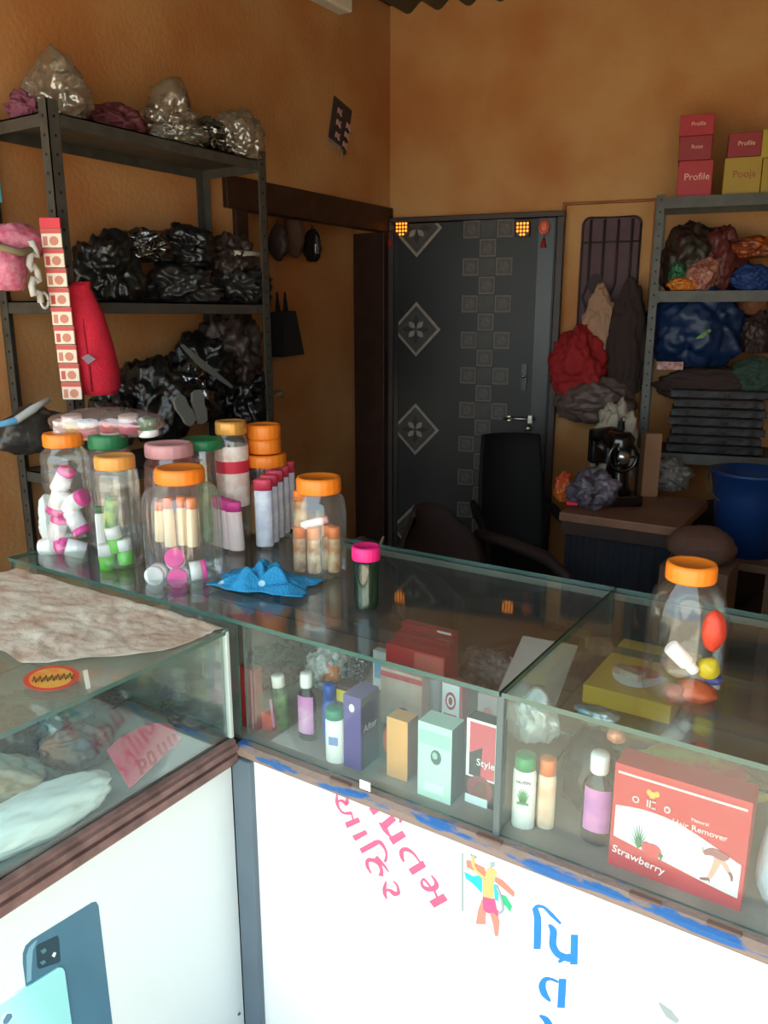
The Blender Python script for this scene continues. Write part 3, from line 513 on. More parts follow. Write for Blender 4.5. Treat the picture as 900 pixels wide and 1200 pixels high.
P = onz(52, 640, ZT); P += F2*.05; o = blob('paper_pouch', (wid(P, 20), .012, wid(P, 30)), 9, mat('pale_blue_paper', (206, 212, 212), .7), loc=(P.x+.02, P.y, ZT+wid(P, 30)*.72), rot=(0, .15, YAW), amp=.12, peaks=[((-.6, 0, .6), .3)]); tag(o, 'pale paper pouch leaning against the tall ribbed jar', 'pouch')
# blue cloth
P = onz(312, 684, ZT); b = MB(); n = 44; vs = []; fs = []
for i in range(n):
    for j in range(n):
        u = i/(n-1)*2-1; v = j/(n-1)*2-1; 
        rr = 1-.22*abs(noise.noise(Vector((u*1.6, v*1.6, 4)))); hh = max(0, 1-abs(u)**2)*max(0, 1-abs(v)**1.5)
        z = .004+.042*hh*(abs(noise.noise(Vector((u*2.1+3, v*1.9, 1))))*2+.5*math.exp(-((u+.1)**2)*5))+.010*abs(noise.noise(Vector((u*5, v*5, 2))))*hh
        x = u*rr*.112+.02*noise.noise(Vector((v*2, u, 8))); y = v*rr*(.075-.018*abs(u+.1))+.018*noise.noise(Vector((u*2, v, 5)))
        vs.append((x, y, z))
for i in range(n-1):
    for j in range(n-1): fs.append((i*n+j, i*n+j+1, (i+1)*n+j+1, (i+1)*n+j))
b.add(vs, fs, 0, True); m_cl = mat('turquoise_dotted_cloth', (44, 148, 196), .8, bump=.5, bscale=200)
nt = m_cl.node_tree; vo = nt.nodes.new('ShaderNodeTexVoronoi'); vo.inputs['Scale'].default_value = 26; tc = nt.nodes.new('ShaderNodeTexCoord'); nt.links.new(tc.outputs['Object'], vo.inputs['Vector'])
rp = nt.nodes.new('ShaderNodeValToRGB'); rp.color_ramp.elements[0].position = .16; rp.color_ramp.elements[1].position = .2; rp.color_ramp.elements[0].color = lin((170, 206, 220)); rp.color_ramp.elements[1].color = lin((34, 138, 190))
nt.links.new(vo.outputs['Distance'], rp.inputs['Fac']); nt.links.new(rp.outputs['Color'], nt.nodes['Principled BSDF'].inputs['Base Color'])
o = b.build('dotted_cloth', m_cl, loc=(P.x, P.y, ZT), rot=(0, 0, YAW-.35)); md = o.modifiers.new('thick', 'SOLIDIFY'); md.thickness = .002; tag(o, 'crumpled turquoise cloth with pale dots lying on the counter glass', 'cloth')
# ------------------------------------------------------------------ boxes and bottles in the main case
def cbox(name, label, xl, xf, xs, by, ty, mats, cat='box', z=ZF, group=None, dmin=.02):
    P = onz(xl, by, z); P.y = max(P.y, .014); X1 = onY(xf, by, P.y).x; w = max(X1-P.x, .01); D = max(onX(xs, by-2, X1).y-P.y, dmin) if xs > xf else dmin
    D = min(D, .5); H = zat(P+Vector((w/2, 0, 0)), ty)-z
    t = thing(name, label, cat, (P.x, P.y, z), group=group); b = MB(); b.box(0, w, 0, D, 0, H, bev=.0008)
    b.build('carton', mats, t); return t, w, D, H
def art(t, name, polys, mats, w, H, y=-.0001):
    b = MB()
    for i, (mi, p) in enumerate(polys):
        b.plate([(q[0]*w, y, q[1]*H) for q in p], (0, -1, 0), .0004+.0002*i)
        for j in range(len(p)+2): b.m[-1-j] = mi
    return b.build(name, mats, t)
RECT = lambda a, b_, c, d: [(a, c), (b_, c), (b_, d), (a, d)]
ELL = lambda cx_, cy_, rx, ry, n=16: [(cx_+rx*math.cos(2*math.pi*i/n), cy_+ry*math.sin(2*math.pi*i/n)) for i in range(n)]
m_dred = mat('dark_red_carton', (140, 34, 38), .4); m_red = mat('red_carton', (196, 36, 52), .4); m_pwh = mat('print_white', (240, 248, 250), .4)
t, w, D, H = cbox('carton', 'dark red carton standing against the post end of the case', 284, 301, 308, 851, 783, m_dred); art(t, 'front_print', [(0, RECT(.72, .8, .02, .98))], [mat('print_silver', (190, 170, 166), .3)], w, H)
t, w, D, H = cbox('carton', 'small coral orange carton lying beside the dark red carton', 306, 319, 322, 853, 836, mat('coral_carton', (226, 92, 70), .5))
P = onz(328, 862, ZF); P.y = max(P.y, .02); tu = thing('tube', 'green floral tube with white cap leaning beside the dark red carton', 'tube', (P.x, P.y+.015, ZF+.002), rot=(0, -.12, 0))
b, c = bottle_mesh(.016, zat(P, 797)-ZF, .2, .8, .7); b.build('body', mat('green_floral_print', (24, 40, 32), .4, col2=(84, 128, 70), scale=60), tu); c.build('cap', m_wht, tu)
b = MB(); b.box(-.017, -.013, -.014, -.0105, .012, .07); b.build('label_stripe', mat('pink_print', (226, 150, 190), .5), tu)
def oil(px, by, ty, w, label, lab, lz=(.12, .68), flat=.7, capm=m_wht):
    P = onz(px, by, ZF); r = wid(P, w)/2; P.y = max(P.y+r*.6, .008+r*flat); H = zat(P, ty)-ZF; t = thing('oil_bottle', label, 'bottle', (P.x, P.y, ZF)); S_ = Matrix.Scale(flat, 4, (0, 1, 0))
    b = MB(); b.lathe([(r*.85, 0), (r, .004), (r, H*.55), (r*.93, H*.66), (r*.6, H*.74), (r*.45, H*.77), (r*.45, H*.80)], 28, 0, T=S_); b.build('body', mat('dark_amber_bottle', (24, 20, 26), .15, coat=.4), t)
    c = MB(); c.lathe([(r*.55, H*.79), (r*.6, H*.81), (r*.6, H*.97), (r*.52, H), (.0005, H)], 30, 0, fn=lambda a, z: 1+.015*math.sin(15*a)); c.build('cap', capm, t)
    l = MB(); vs = []; n = 12
    for k in range(n+1):
        a = math.pi*(1.5-.32+.64*k/n)+.25; vs += [(r*1.015*math.cos(a), r*1.015*flat*math.sin(a), H*lz[0]), (r*1.015*math.cos(a), r*1.015*flat*math.sin(a), H*lz[1])]
    l.add(vs, [(2*k, 2*k+2, 2*k+3, 2*k+1) for k in range(n)], 0, True); l.build('label', lab, t); return t
oil(356, 868, 788, 24, 'dark oil bottle with white cap and plain lilac label', mat('lilac_label', (206, 104, 186), .5, col2=(226, 170, 214), scale=24))
oil(693, 990, 882, 36, 'dark oil bottle with white cap and violet label beside the strawberry carton', mat('violet_label', (170, 96, 176), .5, col2=(214, 130, 190), scale=30), lz=(.16, .64))
P = onz(380, 874, ZF); mini('slim_bottle', 'slim royal blue bottle behind the white green capped bottle', 'bottle', None, (P.x, P.y+.02, ZF), (0, 0, 1), wid(P, 9), zat(P, 806)-ZF, mat('royal_blue_plastic', (20, 80, 176), .3), MC['royal_blue_plastic'], cap=.25, capr=.85)
def talc(px, by, ty, w, label, body, capm, lab=None, flat=.6, cap=.18):
    P = onz(px, by, ZF); r = wid(P, w)/2; P.y = max(P.y+r*flat, .010+r*flat); H = zat(P, ty)-ZF; t = mini('talc_bottle', label, 'bottle', None, (P.x, P.y, ZF), (0, 0, 1), r, H, body, capm, cap=cap, capr=.9, flat=flat); t.rotation_euler = (0, 0, .25); return t, r, H
t, r, H = talc(389, 895, 829, 24, 'white bottle with green cap and small blue patch in the case', m_wht, mat('teal_green_cap', (30, 140, 110), .4))
b = MB(); b.box(-r*.45, r*.5, -r*.62, -r*.58, H*.35, H*.5); b.build('label', mat('blue_patch', (110, 140, 200), .5), t)
t, r, H = talc(609, 972, 884, 27, 'white bottle with green cap and aloe plant print', m_wht, mat('leaf_green_cap', (24, 150, 96), .4))
b = MB()
for i in range(7):
    a = (i-3)*.32; b.plate([(-.003+math.sin(a)*.002, -r*.625, H*.38), (.003+math.sin(a)*.002, -r*.625, H*.38), (math.sin(a)*r*.62, -r*.625, H*.38+math.cos(a)*H*.22)], (0, -1, 0), .0006)
b.box(-r*.5, r*.5, -r*.63, -r*.62, H*.35, H*.385); b.build('plant_print', mat('aloe_green', (40, 150, 96), .5), t); text('NUZEN', r*.36, mat('ink_dark', (40, 50, 56), .6), t, (0, -r*.64, H*.66))
t, r, H = talc(636, 972, 888, 21, 'cream bottle with orange cap beside the aloe print bottle', mat('cream_orange_print', (240, 226, 204), .45, col2=(230, 180, 150), scale=22), mat('orange_cap', (232, 120, 60), .4), cap=.22)
m_purple = mat('purple_carton', (92, 70, 140), .4); t, w, D, H = cbox('carton', 'purple carton with silver script on its shaded side', 403, 423, 444, 897, 816, m_purple)
b = MB(); b.box(w, w+.0006, .001, D-.001, .001, H-.001); b.build('side_print', mat('deep_plum_print', (50, 30, 66), .4), t); text('After', D*.34, mat('ink_silver', (190, 186, 200), .4), t, (w+.0008, D*.5, H*.55), rot=(math.pi/2, 0, math.pi/2))  # right side plated in darker plum, its shade put into the colour
b = MB(); b.plate([(w*.5+.006*math.cos(a*.785), -.0001, H*.84+.008*math.sin(a*.785)) for a in range(8)], (0, -1, 0), .0005); b.build('emblem', m_pwh, t)
t, w, D, H = cbox('carton', 'maroon carton with yellow band behind the purple carton', 393, 414, 425, 868, 804, mat('maroon_carton', (70, 30, 36), .45)); art(t, 'front_print', [(0, RECT(.0, 1, .72, .92)), (1, RECT(.3, .42, .35, .65)), (1, RECT(.6, .72, .35, .65))], [mat('yellow_band', (220, 196, 50), .5), m_pwh], w, H)
o = blob('orange_sachet', (.016, .012, .036), 4, mat('orange_foil', (242, 96, 44), .35), loc=onz(448, 893, ZF)+Vector((0, .03, .03)), amp=.08, sub=3); tag(o, 'bright orange sachet between purple and tan cartons', 'sachet')
m_tan = mat('tan_orange_carton', (226, 158, 88), .45, var=.08, scale=6); t, w, D, H = cbox('carton', 'plain tan orange carton in the front row', 453, 477, 489, 908, 843, m_tan); b = MB(); b.box(w, w+.0005, .001, D, .001, H-.001); b.build('side_print', mat('brown_print', (120, 80, 70), .5), t)  # right side plated in a flat darker brown
m_mint = mat('mint_carton', (190, 222, 206), .45); t, w, D, H = cbox('carton', 'pale mint green carton with small dark crest', 489, 528, 542, 930, 850, m_mint); b = MB(); b.box(w, w+.0005, .001, D, .001, H-.001); b.build('side_print', mat('teal_dark_print', (46, 74, 76), .5), t)  # right side plated in dark teal over the mint
art(t, 'front_print', [(0, RECT(.04, .96, .72, .9)), (1, ELL(.55, .58, .16, .10, 10)), (2, ELL(.52, .60, .08, .05, 8)), (3, RECT(.2, .8, .1, .22))], [mat('mint_band', (160, 202, 190), .45), mat('crest_dark', (60, 90, 88), .5), mat('mint_mid', (150, 190, 176), .45), mat('mint_pale', (216, 240, 228), .45)], w, H)
t, w, D, H = cbox('carton', 'black carton with white bordered red front and script word', 545, 583, 587, 938, 846, mat('black_carton', (34, 34, 36), .35), dmin=.03)
art(t, 'front_print', [(0, RECT(.0, 1, .32, 1)), (1, RECT(.10, .88, .34, .97)), (2, [(.10, .6), (.5, .7), (.45, .34), (.10, .34)]), (3, ELL(.45, .2, .40, .16)), (4, ELL(.5, .2, .2, .1)), (0, RECT(.0, .7, .0, .10))], [m_pwh, mat('rose_red_print', (210, 70, 86), .4), mat('black_print', (40, 30, 34), .4), mat('wine_print', (130, 50, 60), .4), mat('rose_dark', (90, 40, 50), .4)], w, H)
text('Style', w*.3, m_pwh, t, (w*.62, -.0022, H*.52))
# strawberry carton
P = onz(712, 1012, ZF); P.y = .03; X1 = onY(868, 1062, .03).x; w = X1-P.x; H = zat(P, 893)-ZF; D = .05
sb = thing('strawberry_carton', 'large red and white strawberry carton with bare legs picture', 'box', (P.x, .03, ZF), rot=(0, 0, .0)); b = MB(); b.box(0, w, 0, D, 0, H, bev=.001); b.build('carton', m_red, sb)
band = [(.03, .30), (.03, .60)]+[(.03+.94*i/10, .60+.055*math.sin(i/10*math.pi*1.3)-.13*(i/10)**2) for i in range(1, 11)]+[(.97, .12)]+[(.97-.94*i/10, .12+.02*math.sin(i/10*3.1)+.18*(i/10)**1.5) for i in range(1, 10)]
art(sb, 'front_print', [(0, band)], [mat('carton_pale_band', (222, 230, 232), .4)], w, H)
leaf_p = [(0, [(.22+math.sin((i-4)*.3)*.0, .27), (.235, .27), (.225+math.sin((i-4)*.3)*.075, .27+math.cos((i-4)*.3)*.22)]) for i in range(9)]
art(sb, 'fruit_print', leaf_p+[(1, ELL(.34, .285, .065, .065)), (1, ELL(.29, .30, .035, .05)), (0, [(.38, .30), (.42, .27), (.41, .22)])], [mat('print_leaf_green', (40, 110, 74), .5), mat('print_strawberry', (208, 60, 70), .4)], w, H, y=-.0006)
b = MB(); fn = lambda q: Vector((q[0]*w, -.0008, q[1]*H))
b.stroke([(.81, .45), (.805, .38), (.79, .31), (.775, .25), (.755, .20)], [.06, .05, .042, .036, .02], fn, (0, -1, 0), .0006); b.stroke([(.80, .44), (.845, .40), (.87, .375)], [.05, .045, .035], fn, (0, -1, 0), .0008); b.stroke([(.86, .39), (.885, .345), (.91, .31)], [.034, .03, .018], fn, (0, -1, 0), .0010); b.stroke([(.70, .185), (.735, .195), (.765, .21)], [.012, .024, .02], fn, (0, -1, 0), .0012, 1); b.stroke([(.765, .205), (.77, .18)], [.008, .006], fn, (0, -1, 0), .0012, 1); b.stroke([(.895, .335), (.915, .30), (.92, .26)], [.02, .022, .01], fn, (0, -1, 0), .0012, 1); b.stroke([(.71, .43), (.77, .465), (.84, .455), (.88, .47)], [.03, .07, .075, .03], fn, (0, -1, 0), .0014, 2); b.stroke([(.70, .475), (.705, .44), (.73, .425)], [.012, .014, .02], fn, (0, -1, 0), .0013)
b.build('legs_print', [mat('print_skin', (206, 158, 146), .5), mat('print_shoe', (130, 60, 66), .5), mat('print_skirt', (160, 84, 90), .5)], sb)
text('Strawberry', H*.10, m_pwh, sb, (w*.235, -.001, H*.15), rot=(math.pi/2, math.radians(7), 0)); text('Hair Remover', H*.075, mat('ink_pale_pink', (250, 214, 214), .5), sb, (w*.66, -.001, H*.62)); text('Natural', H*.045, MC['ink_pale_pink'], sb, (w*.66, -.001, H*.695))
art(sb, 'logo', [(0, ELL(.30, .80, .03, .035, 6)), (0, ELL(.335, .82, .02, .03, 6)), (0, ELL(.275, .82, .02, .03, 6)), (1, ELL(.18, .715, .028, .033, 10)), (2, ELL(.18, .715, .017, .02, 10)), (1, RECT(.265, .275, .68, .75)), (1, RECT(.285, .295, .68, .75)), (1, RECT(.305, .335, .68, .69)), (1, RECT(.305, .335, .74, .75)), (1, ELL(.42, .715, .025, .033, 10)), (2, ELL(.42, .715, .014, .018, 10))], [mat('gold_print', (232, 170, 70), .4), mat('ink_grey_pink', (214, 190, 196), .5), m_red], w, H, y=-.0006)
b = MB(); b.box(w*.03, w*.97, -.0012, -.0002, H*.915, H*.935); b.build('fold_edge', mat('worn_white_edge', (236, 206, 206), .6), sb)
P = onz(884, 1075, ZF); o = blob('blue_pouch', (.045, .04, .085), 12, mat('pale_blue_pouch', (150, 176, 206), .4, col2=(196, 206, 214), scale=18), loc=(X1+.055, .075, ZF+.065), amp=.1); tag(o, 'pale blue pouch at the end of the strawberry carton', 'pouch')
# second row
def sphere_foil(px, py, r, label, m, seed, sc=(1, 1, 1), z=ZF, name='foil_bundle', cat='bundle', lift=0):
    P = onz(px, py, z); R_ = wid(P, r); o = blob(name, (R_*sc[0], R_*sc[1], R_*sc[2]), seed, m, loc=(P.x, min(P.y, .5), z+R_*sc[2]*.8+lift), amp=.2, fr=2.2, flat=.8, sub=5, crease=.3); tag(o, label, cat); return o
m_foil = mat('silver_foil', (236, 236, 232), .3, .15, col2=(150, 150, 150), scale=40, bump=.9, bscale=60)
o = sphere_foil(383, 800, 23, 'crumpled silver foil bundle with orange side in the case', m_foil, 21)
o2 = blob('orange_wrapper', (.024, .02, .026), 22, mat('orange_yellow_foil', (240, 150, 40), .3, .3, col2=(226, 60, 30), scale=60), parent=o, loc=(.024, -.016, -.004), sub=3)
m_crum = mat('crumpled_silver_pack', (146, 150, 156), .3, .4, col2=(70, 74, 82), scale=30, bump=.9, bscale=40)
sphere_foil(572, 800, 27, 'crumpled silver plastic packet near the pane joint', m_crum, 23, (1.2, .9, .8))
sphere_foil(415, 795, 16, 'crumpled dark plastic packet beside the foil bundle', m_grim, 24, (1, 1, 1))
sphere_foil(318, 800, 26, 'dark crumpled bag behind the oil bottles', m_bag2, 25, (1.2, 1, .9)); sphere_foil(345, 785, 22, 'dark brown crumpled bag far behind the lilac oil bottle', m_bagb, 26, (1.2, 1, .9))
t, w, D, H = cbox('carton', 'small pale blue and white carton beside the red cartons', 437, 456, 460, 806, 764, m_wht); art(t, 'front_print', [(0, RECT(.1, .9, .3, .8))], [mat('sky_print', (110, 180, 220), .5)], w, H)
t, w, D, H = cbox('carton', 'red carton with white lettering, front of the three red cartons', 452, 520, 530, 822, 762, m_red, dmin=.02); text('Roop', H*.3, m_pwh, t, (w*.27, -.0006, H*.48)); art(t, 'front_print', [(0, RECT(.5, .98, .66, .97))], [mat('salmon_print', (222, 110, 100), .5)], w, H)
t, w, D, H = cbox('carton', 'deep red carton leaning in the middle of the three red cartons', 464, 526, 532, 808, 747, mat('deep_red_carton', (168, 26, 44), .4), dmin=.02)
t, w, D, H = cbox('carton', 'red carton with worn white top edge, rear of the three red cartons', 470, 530, 536, 797, 736, mat('crimson_carton', (184, 30, 48), .4), dmin=.02); b = MB(); b.box(w*.7, w*.96, -.0006, .001, H-.004, H+.0004); b.build('worn_edge', m_pwh, t)
t, w, D, H = cbox('carton', 'cream carton with red top band in the second row', 446, 494, 498, 846, 788, mat('cream_carton', (214, 198, 178), .5, col2=(196, 150, 130), scale=14), dmin=.03); art(t, 'front_print', [(0, RECT(0, 1, .86, .95)), (1, RECT(.5, 1, .05, .3))], [m_red, mat('sky_grey_print', (160, 186, 196), .5)], w, H)
P = onz(503, 846, ZF); mini('tube', 'pale glossy tube with teal cap beside the cream carton', 'tube', None, (P.x, P.y+.02, ZF+zat(P, 800)-ZF), (0, 0, -1), wid(P, 9), zat(P, 800)-ZF, mat('pearl_tube', (190, 200, 204), .25), mat('teal_cap', (60, 140, 136), .4), cap=.2)
t, w, D, H = cbox('carton', 'white carton with red ring emblem and red sides', 517, 541, 549, 853, 802, mat('rosy_red_carton', (206, 80, 90), .45)); art(t, 'front_print', [(0, RECT(.02, .86, .25, .99)), (1, ELL(.44, .64, .26, .19)), (0, ELL(.44, .64, .18, .13)), (1, ELL(.44, .64, .10, .09)), (1, RECT(.1, .75, .3, .36))], [m_pwh, m_red], w, H)
t, w, D, H = cbox('carton', 'small greyish pink carton behind the script carton', 558, 582, 586, 880, 815, mat('greyish_pink_carton', (190, 170, 166), .5), dmin=.02); art(t, 'front_print', [(0, ELL(.5, .6, .28, .2)), (1, RECT(.1, .6, .1, .25))], [mat('rose_faint', (206, 130, 130), .5), mat('orange_faint', (220, 130, 90), .5)], w, H)
P = onz(465, 862, ZF); o = blob('ring_packet', (.014, .012, .016), 31, m_grim, loc=(P.x, P.y+.03, ZF+.03), sub=3); tag(o, 'little dark clear packet behind the tan carton', 'packet')
# things on the inner glass shelf, right bay
t = thing('yellow_carton', 'yellow carton with a red and white bowl picture lying on the inner shelf', 'box', onz(682, 822, ZS), rz=.0)
X0 = onz(682, 822, ZS); w = onz(784, 850, ZS).x-X0.x; L = min(onz(735, 765, ZS).y-X0.y, DP-.03-X0.y)
b = MB(); b.box(0, w, 0, L, 0, .035, bev=.001); b.build('carton', mat('mustard_yellow_carton', (214, 176, 40), .45, var=.06), t)
def topart(t, name, polys, mats, z=.0351):
    b = MB()
    for i, (mi, p) in enumerate(polys):
        b.plate([(q[0]*w, q[1]*L, z) for q in p], (0, 0, 1), .0004+.0003*i)
        for j in range(len(p)+2): b.m[-1-j] = mi
    b.build(name, mats, t)
topart(t, 'top_print', [(0, [(.25+.5*math.cos(a)*.62+.22, .42+.28*math.sin(a)) for a in [math.pi+math.pi*i/10 for i in range(11)]]), (1, ELL(.47, .42, .24, .10)), (2, RECT(.0, 1, .66, .80)), (3, RECT(.78, .95, .66, .82)), (4, RECT(.6, .75, .67, .79))], [m_pwh, mat('print_tomato', (190, 90, 60), .5), mat('print_olive', (110, 96, 60), .5), mat('print_navy', (50, 70, 130), .5), mat('print_rose', (190, 110, 110), .5)])
def slab(name, label, px, py, sx, sy, h, rz, m, cat='box', z=ZS, extra=0):
    P = onz(px, py, z+extra); t = thing(name, label, cat, (P.x, P.y, z+extra), rz); b = MB(); b.box(-sx/2, sx/2, -sy/2, sy/2, 0, h, bev=min(.001, h*.2)); b.build('carton', m, t); return t
slab('carton', 'small cream carton lying on the yellow carton', 737, 792, .055, .022, .014, -.35, mat('cream_print', (206, 196, 176), .5, col2=(160, 120, 110), scale=40), extra=.036)
gc = slab('grey_card', 'large pinkish grey card leaning on the inner shelf', 630, 802, .11, .16, .002, .1, mat('pink_grey_card', (196, 178, 176), .7), cat='card'); gc.rotation_euler.x = .38; gc.location.z += .03
slab('carton', 'brown and white carton lying behind the purple foil one', 702, 763, .05, .05, .02, .5, mat('brown_cream_print', (150, 120, 100), .5, col2=(90, 60, 54), scale=40))
slab('carton', 'dark carton with shiny purple foil strip on the inner shelf', 681, 782, .035, .05, .022, -.1, mat('dark_violet_carton', (70, 52, 84), .3)); 
P = onz(600, 778, ZF); t = slab('pink_card', 'pale pink card standing near the pane divider', 600, 800, .04, .002, .06, -.3, mat('pale_pink_card', (206, 180, 178), .6), cat='card', z=ZF)
for i, (px, py, rx, rz, cl, c2, lb) in enumerate(((790, 905, 60, 12, (150, 160, 80), (200, 206, 150), 'lowest green and white snack packet on the strawberry carton'), (815, 895, 55, 11, (190, 70, 70), (150, 170, 80), 'red and green snack packet in the pile behind the strawberry carton'), (850, 915, 50, 10, (206, 190, 110), (120, 60, 50), 'yellow snack packet in the pile behind the strawberry carton'))):
    P = onY(px, py, .13+.03*i); o = blob('snack_packet', (wid(P, rx), .05, wid(P, rz)), 40+i, mat('packet_print_%d' % i, cl, .3, col2=c2, scale=24), loc=P, amp=.1, flat=.9); tag(o, lb, 'packet')
P = onY(628, 845, .12); o = blob('clear_pouch', (.035, .02, .045), 47, film('white_clear_film', (236, 240, 240), .3, (240, 244, 244), .6, .1, 6, .8, 20), loc=P, amp=.25, peaks=[((0, 0, 1), .3)]); tag(o, 'shiny clear pouch hanging in the case above the aloe print bottle', 'pouch')
P = onY(700, 838, .14); o = blob('sweet_wrapper', (.035, .02, .014), 48, mat('iridescent_wrapper', (190, 196, 200), .25, .5, col2=(60, 140, 170), scale=50), loc=P, amp=.25); tag(o, 'iridescent silver wrapper under the front edge of the yellow carton', 'wrapper')
P = onY(722, 862, .10); o = blob('sweet_wrapper', (.014, .012, .012), 49, mat('copper_wrapper', (214, 140, 110), .3, .3), loc=P, amp=.2, sub=3); tag(o, 'small copper pink wrapper next to the iridescent wrapper', 'wrapper')
o = blob('dark_pouch', (.05, .05, .075), 50, m_bag, loc=(.635, .16, ZF+.06), amp=.12); tag(o, 'black pouch behind the cream and aloe bottles', 'pouch')
# ------------------------------------------------------------------ left case contents and dusty sheet
ZB = .704
def lblob(name, label, px, py, rx, ry, rz, m, seed, rzang=0, cat='packet', amp=.15, flat=.7, tilt=0, z=ZB):
    P = onz(px, py, z); o = blob(name, (rx, ry, rz), seed, m, loc=(P.x, P.y, z+rz*flat+.001), rot=(tilt, 0, rzang), amp=amp, flat=flat, sub=5, crease=amp); tag(o, label, cat); return o
lblob('white_pouch', 'large white pillow pouch pointing at the pink card in the low counter', 38, 978, .05, .14, .04, mat('white_blue_pouch', (228, 232, 234), .35), 51, rzang=-.12, cat='pouch', amp=.07)
lblob('brown_pouch', 'brown bag with dark end behind the white pouch in the low counter', 92, 893, .042, .06, .042, mat('brown_dark_pouch', (140, 98, 72), .4, col2=(60, 70, 80), scale=9), 52, rzang=-.6)
lblob('black_packet', 'black shiny packet at the corner of the low counter', 232, 842, .07, .06, .035, m_bag, 53, rzang=.3); lblob('black_packet', 'crumpled dark packet lying on the black shiny packet', 222, 812, .045, .04, .02, m_bag2, 54, z=ZB+.05, amp=.25)
lblob('teal_bag', 'teal crumpled plastic bag in the low counter', 50, 860, .10, .07, .05, film('teal_film', (150, 190, 186), .25, (130, 170, 170), .5, .12, 6, .8, 20), 55, rzang=.4, cat='bag'); lblob('grey_bag', 'grey glossy bag at the rear of the low counter', 5, 880, .08, .07, .05, m_bag2, 56, cat='bag')
lblob('tan_pouch', 'tan pouch under the teal bag in the low counter', 12, 925, .09, .05, .03, mat('tan_pouch_m', (170, 140, 110), .5, col2=(120, 140, 140), scale=12), 57, rzang=.3, cat='pouch')
lblob('silver_packet', 'small silvery packet beside the brown bag in the low counter', 160, 812, .05, .035, .02, m_grim, 58, amp=.25); lblob('dark_packet', 'dark flat packet under the tape strip in the low counter', 125, 825, .04, .03, .018, m_bagb, 59, amp=.2)
# pink card with red letters
def pc(px, py): return onz(px, py, ZB+.03)
t = thing('pink_card', 'pink card with thick red letters leaning in the low counter', 'card', pc(170, 888)); C0_ = pc(170, 888)
poly = [(125, 880), (140, 866), (165, 853), (185, 848), (200, 851), (213, 866), (152, 924), (140, 905)]
b = MB(); b.plate([pc(*q)-C0_ for q in poly], (0, 0, 1), .002); b.build('card', mat('rose_pink_card', (240, 96, 120), .6, spec=.2), t)
for k in range(4):
    x0, y0 = 161+k*12.2, 900-k*9.6
    b = MB(); fn = lambda q: pc(q[0], q[1])-C0_+Vector((0, 0, .002))
    if k == 0: b.stroke([(x0, y0-8), (x0+6, y0+9)], 4, fn, (0, 0, 1), .0005); b.stroke([(x0+1, y0-6), (x0+8, y0-8), (x0+9, y0-1), (x0+4, y0+2)], 3.5, fn, (0, 0, 1), .0007)
    elif k == 1: b.stroke([(x0, y0-4), (x0+4, y0+6), (x0+9, y0+2), (x0+4, y0-8), (x0, y0-4)], 3.5, fn, (0, 0, 1), .0005)
    else: b.stroke([(x0-1, y0-7), (x0+4, y0+4), (x0+10, y0+1), (x0+5, y0-10)], 4, fn, (0, 0, 1), .0005)
    b.build('red_letter', mat('crimson_ink', (214, 8, 40), .6, spec=.2), t)
# dusty sheet over the glass top
b = MB(); nx, ny = 90, 60; vs = []; fs = []
for i in range(nx+1):
    for j in range(ny+1):
        x = LX+.002+(-.012-LX-.002)*i/nx; fr_ = i/nx
        yend = -.10-.36*(1-fr_)**.45-.05*noise.noise(Vector((x*9, 3, 0))); y = -.026+(yend+.026)*j/ny
        z = ZL+.0015+.006*abs(noise.noise(Vector((x*14, y*20, 1))))+.005*abs(noise.noise(Vector((x*35+y*20, y*40, 5))))*(1 if 0 < j < ny else .3)
        vs.append((x, y, z))
for i in range(nx):
    for j in range(ny): a = i*(ny+1)+j; fs.append((a, a+1, a+ny+2, a+ny+1))
b.add(vs, fs, 0, True); o = b.build('dusty_sheet', mat('dusty_cream_sheet', (210, 198, 180), .9, col2=(186, 158, 138), scale=13, bump=.4, bscale=50)); tag(o, 'wrinkled dusty cream sheet spread on the low counter top', 'sheet')
# dried smear of cream paste on the glass: flat clear tape strips
for p, lb in (([(97, 786), (102, 784), (106, 806), (101, 808)], 'shiny tape strip hanging over the glass edge near the oval sticker'),):
    b = MB(); b.plate([onX(q[0], q[1], -.0028) for q in p], (1, 0, 0), .0006); o = b.build('tape_strip', film('tape_clear', (240, 244, 240), .35, (240, 244, 240), .4, .1)); tag(o, lb, 'tape')
#PART3
# ------------------------------------------------------------------ left steel rack with bags
RX0, RX1, RY0, RY1 = XL+.008, -1.01, .42, 1.29
PA = Vector((RX1, RY0, 0)); z2 = zat(PA, 352); RZ = [2.03, z2, 1.03, .45]
rk = thing('steel_rack', 'grey slotted steel rack packed with plastic bags against the left wall', 'rack', (0, 0, 0))
def rack_post(x, y, sx, sy, z0, z1, par, W_=.036):
    b = MB(); th = .003
    b.box(min(x, x+sx*W_), max(x, x+sx*W_), min(y, y+sy*th), max(y, y+sy*th), z0, z1); b.box(min(x, x+sx*th), max(x, x+sx*th), min(y, y+sy*W_), max(y, y+sy*W_), z0, z1)
    z = z0+.05
    while z < z1-.02:
        b.lathe([(.0045, -.0004), (.0045, .0004)], 8, 1, T=Matrix.Translation((x+sx*W_*.55, y-sy*.0002, z)) @ Matrix.Rotation(math.pi/2, 4, 'X'), sm=False)
        b.lathe([(.0045, -.0004), (.0045, .0004)], 8, 1, T=Matrix.Translation((x-sx*.0002, y+sy*W_*.55, z)) @ Matrix.Rotation(math.pi/2, 4, 'Y'), sm=False); z += .048
    return b.build('post', [m_steel, m_hole], par)
for x, sx in ((RX0, 1), (RX1, -1)):
    for y, sy in ((RY0, 1), (RY1, -1)): rack_post(x, y, sx, sy, 0, 2.06, rk)
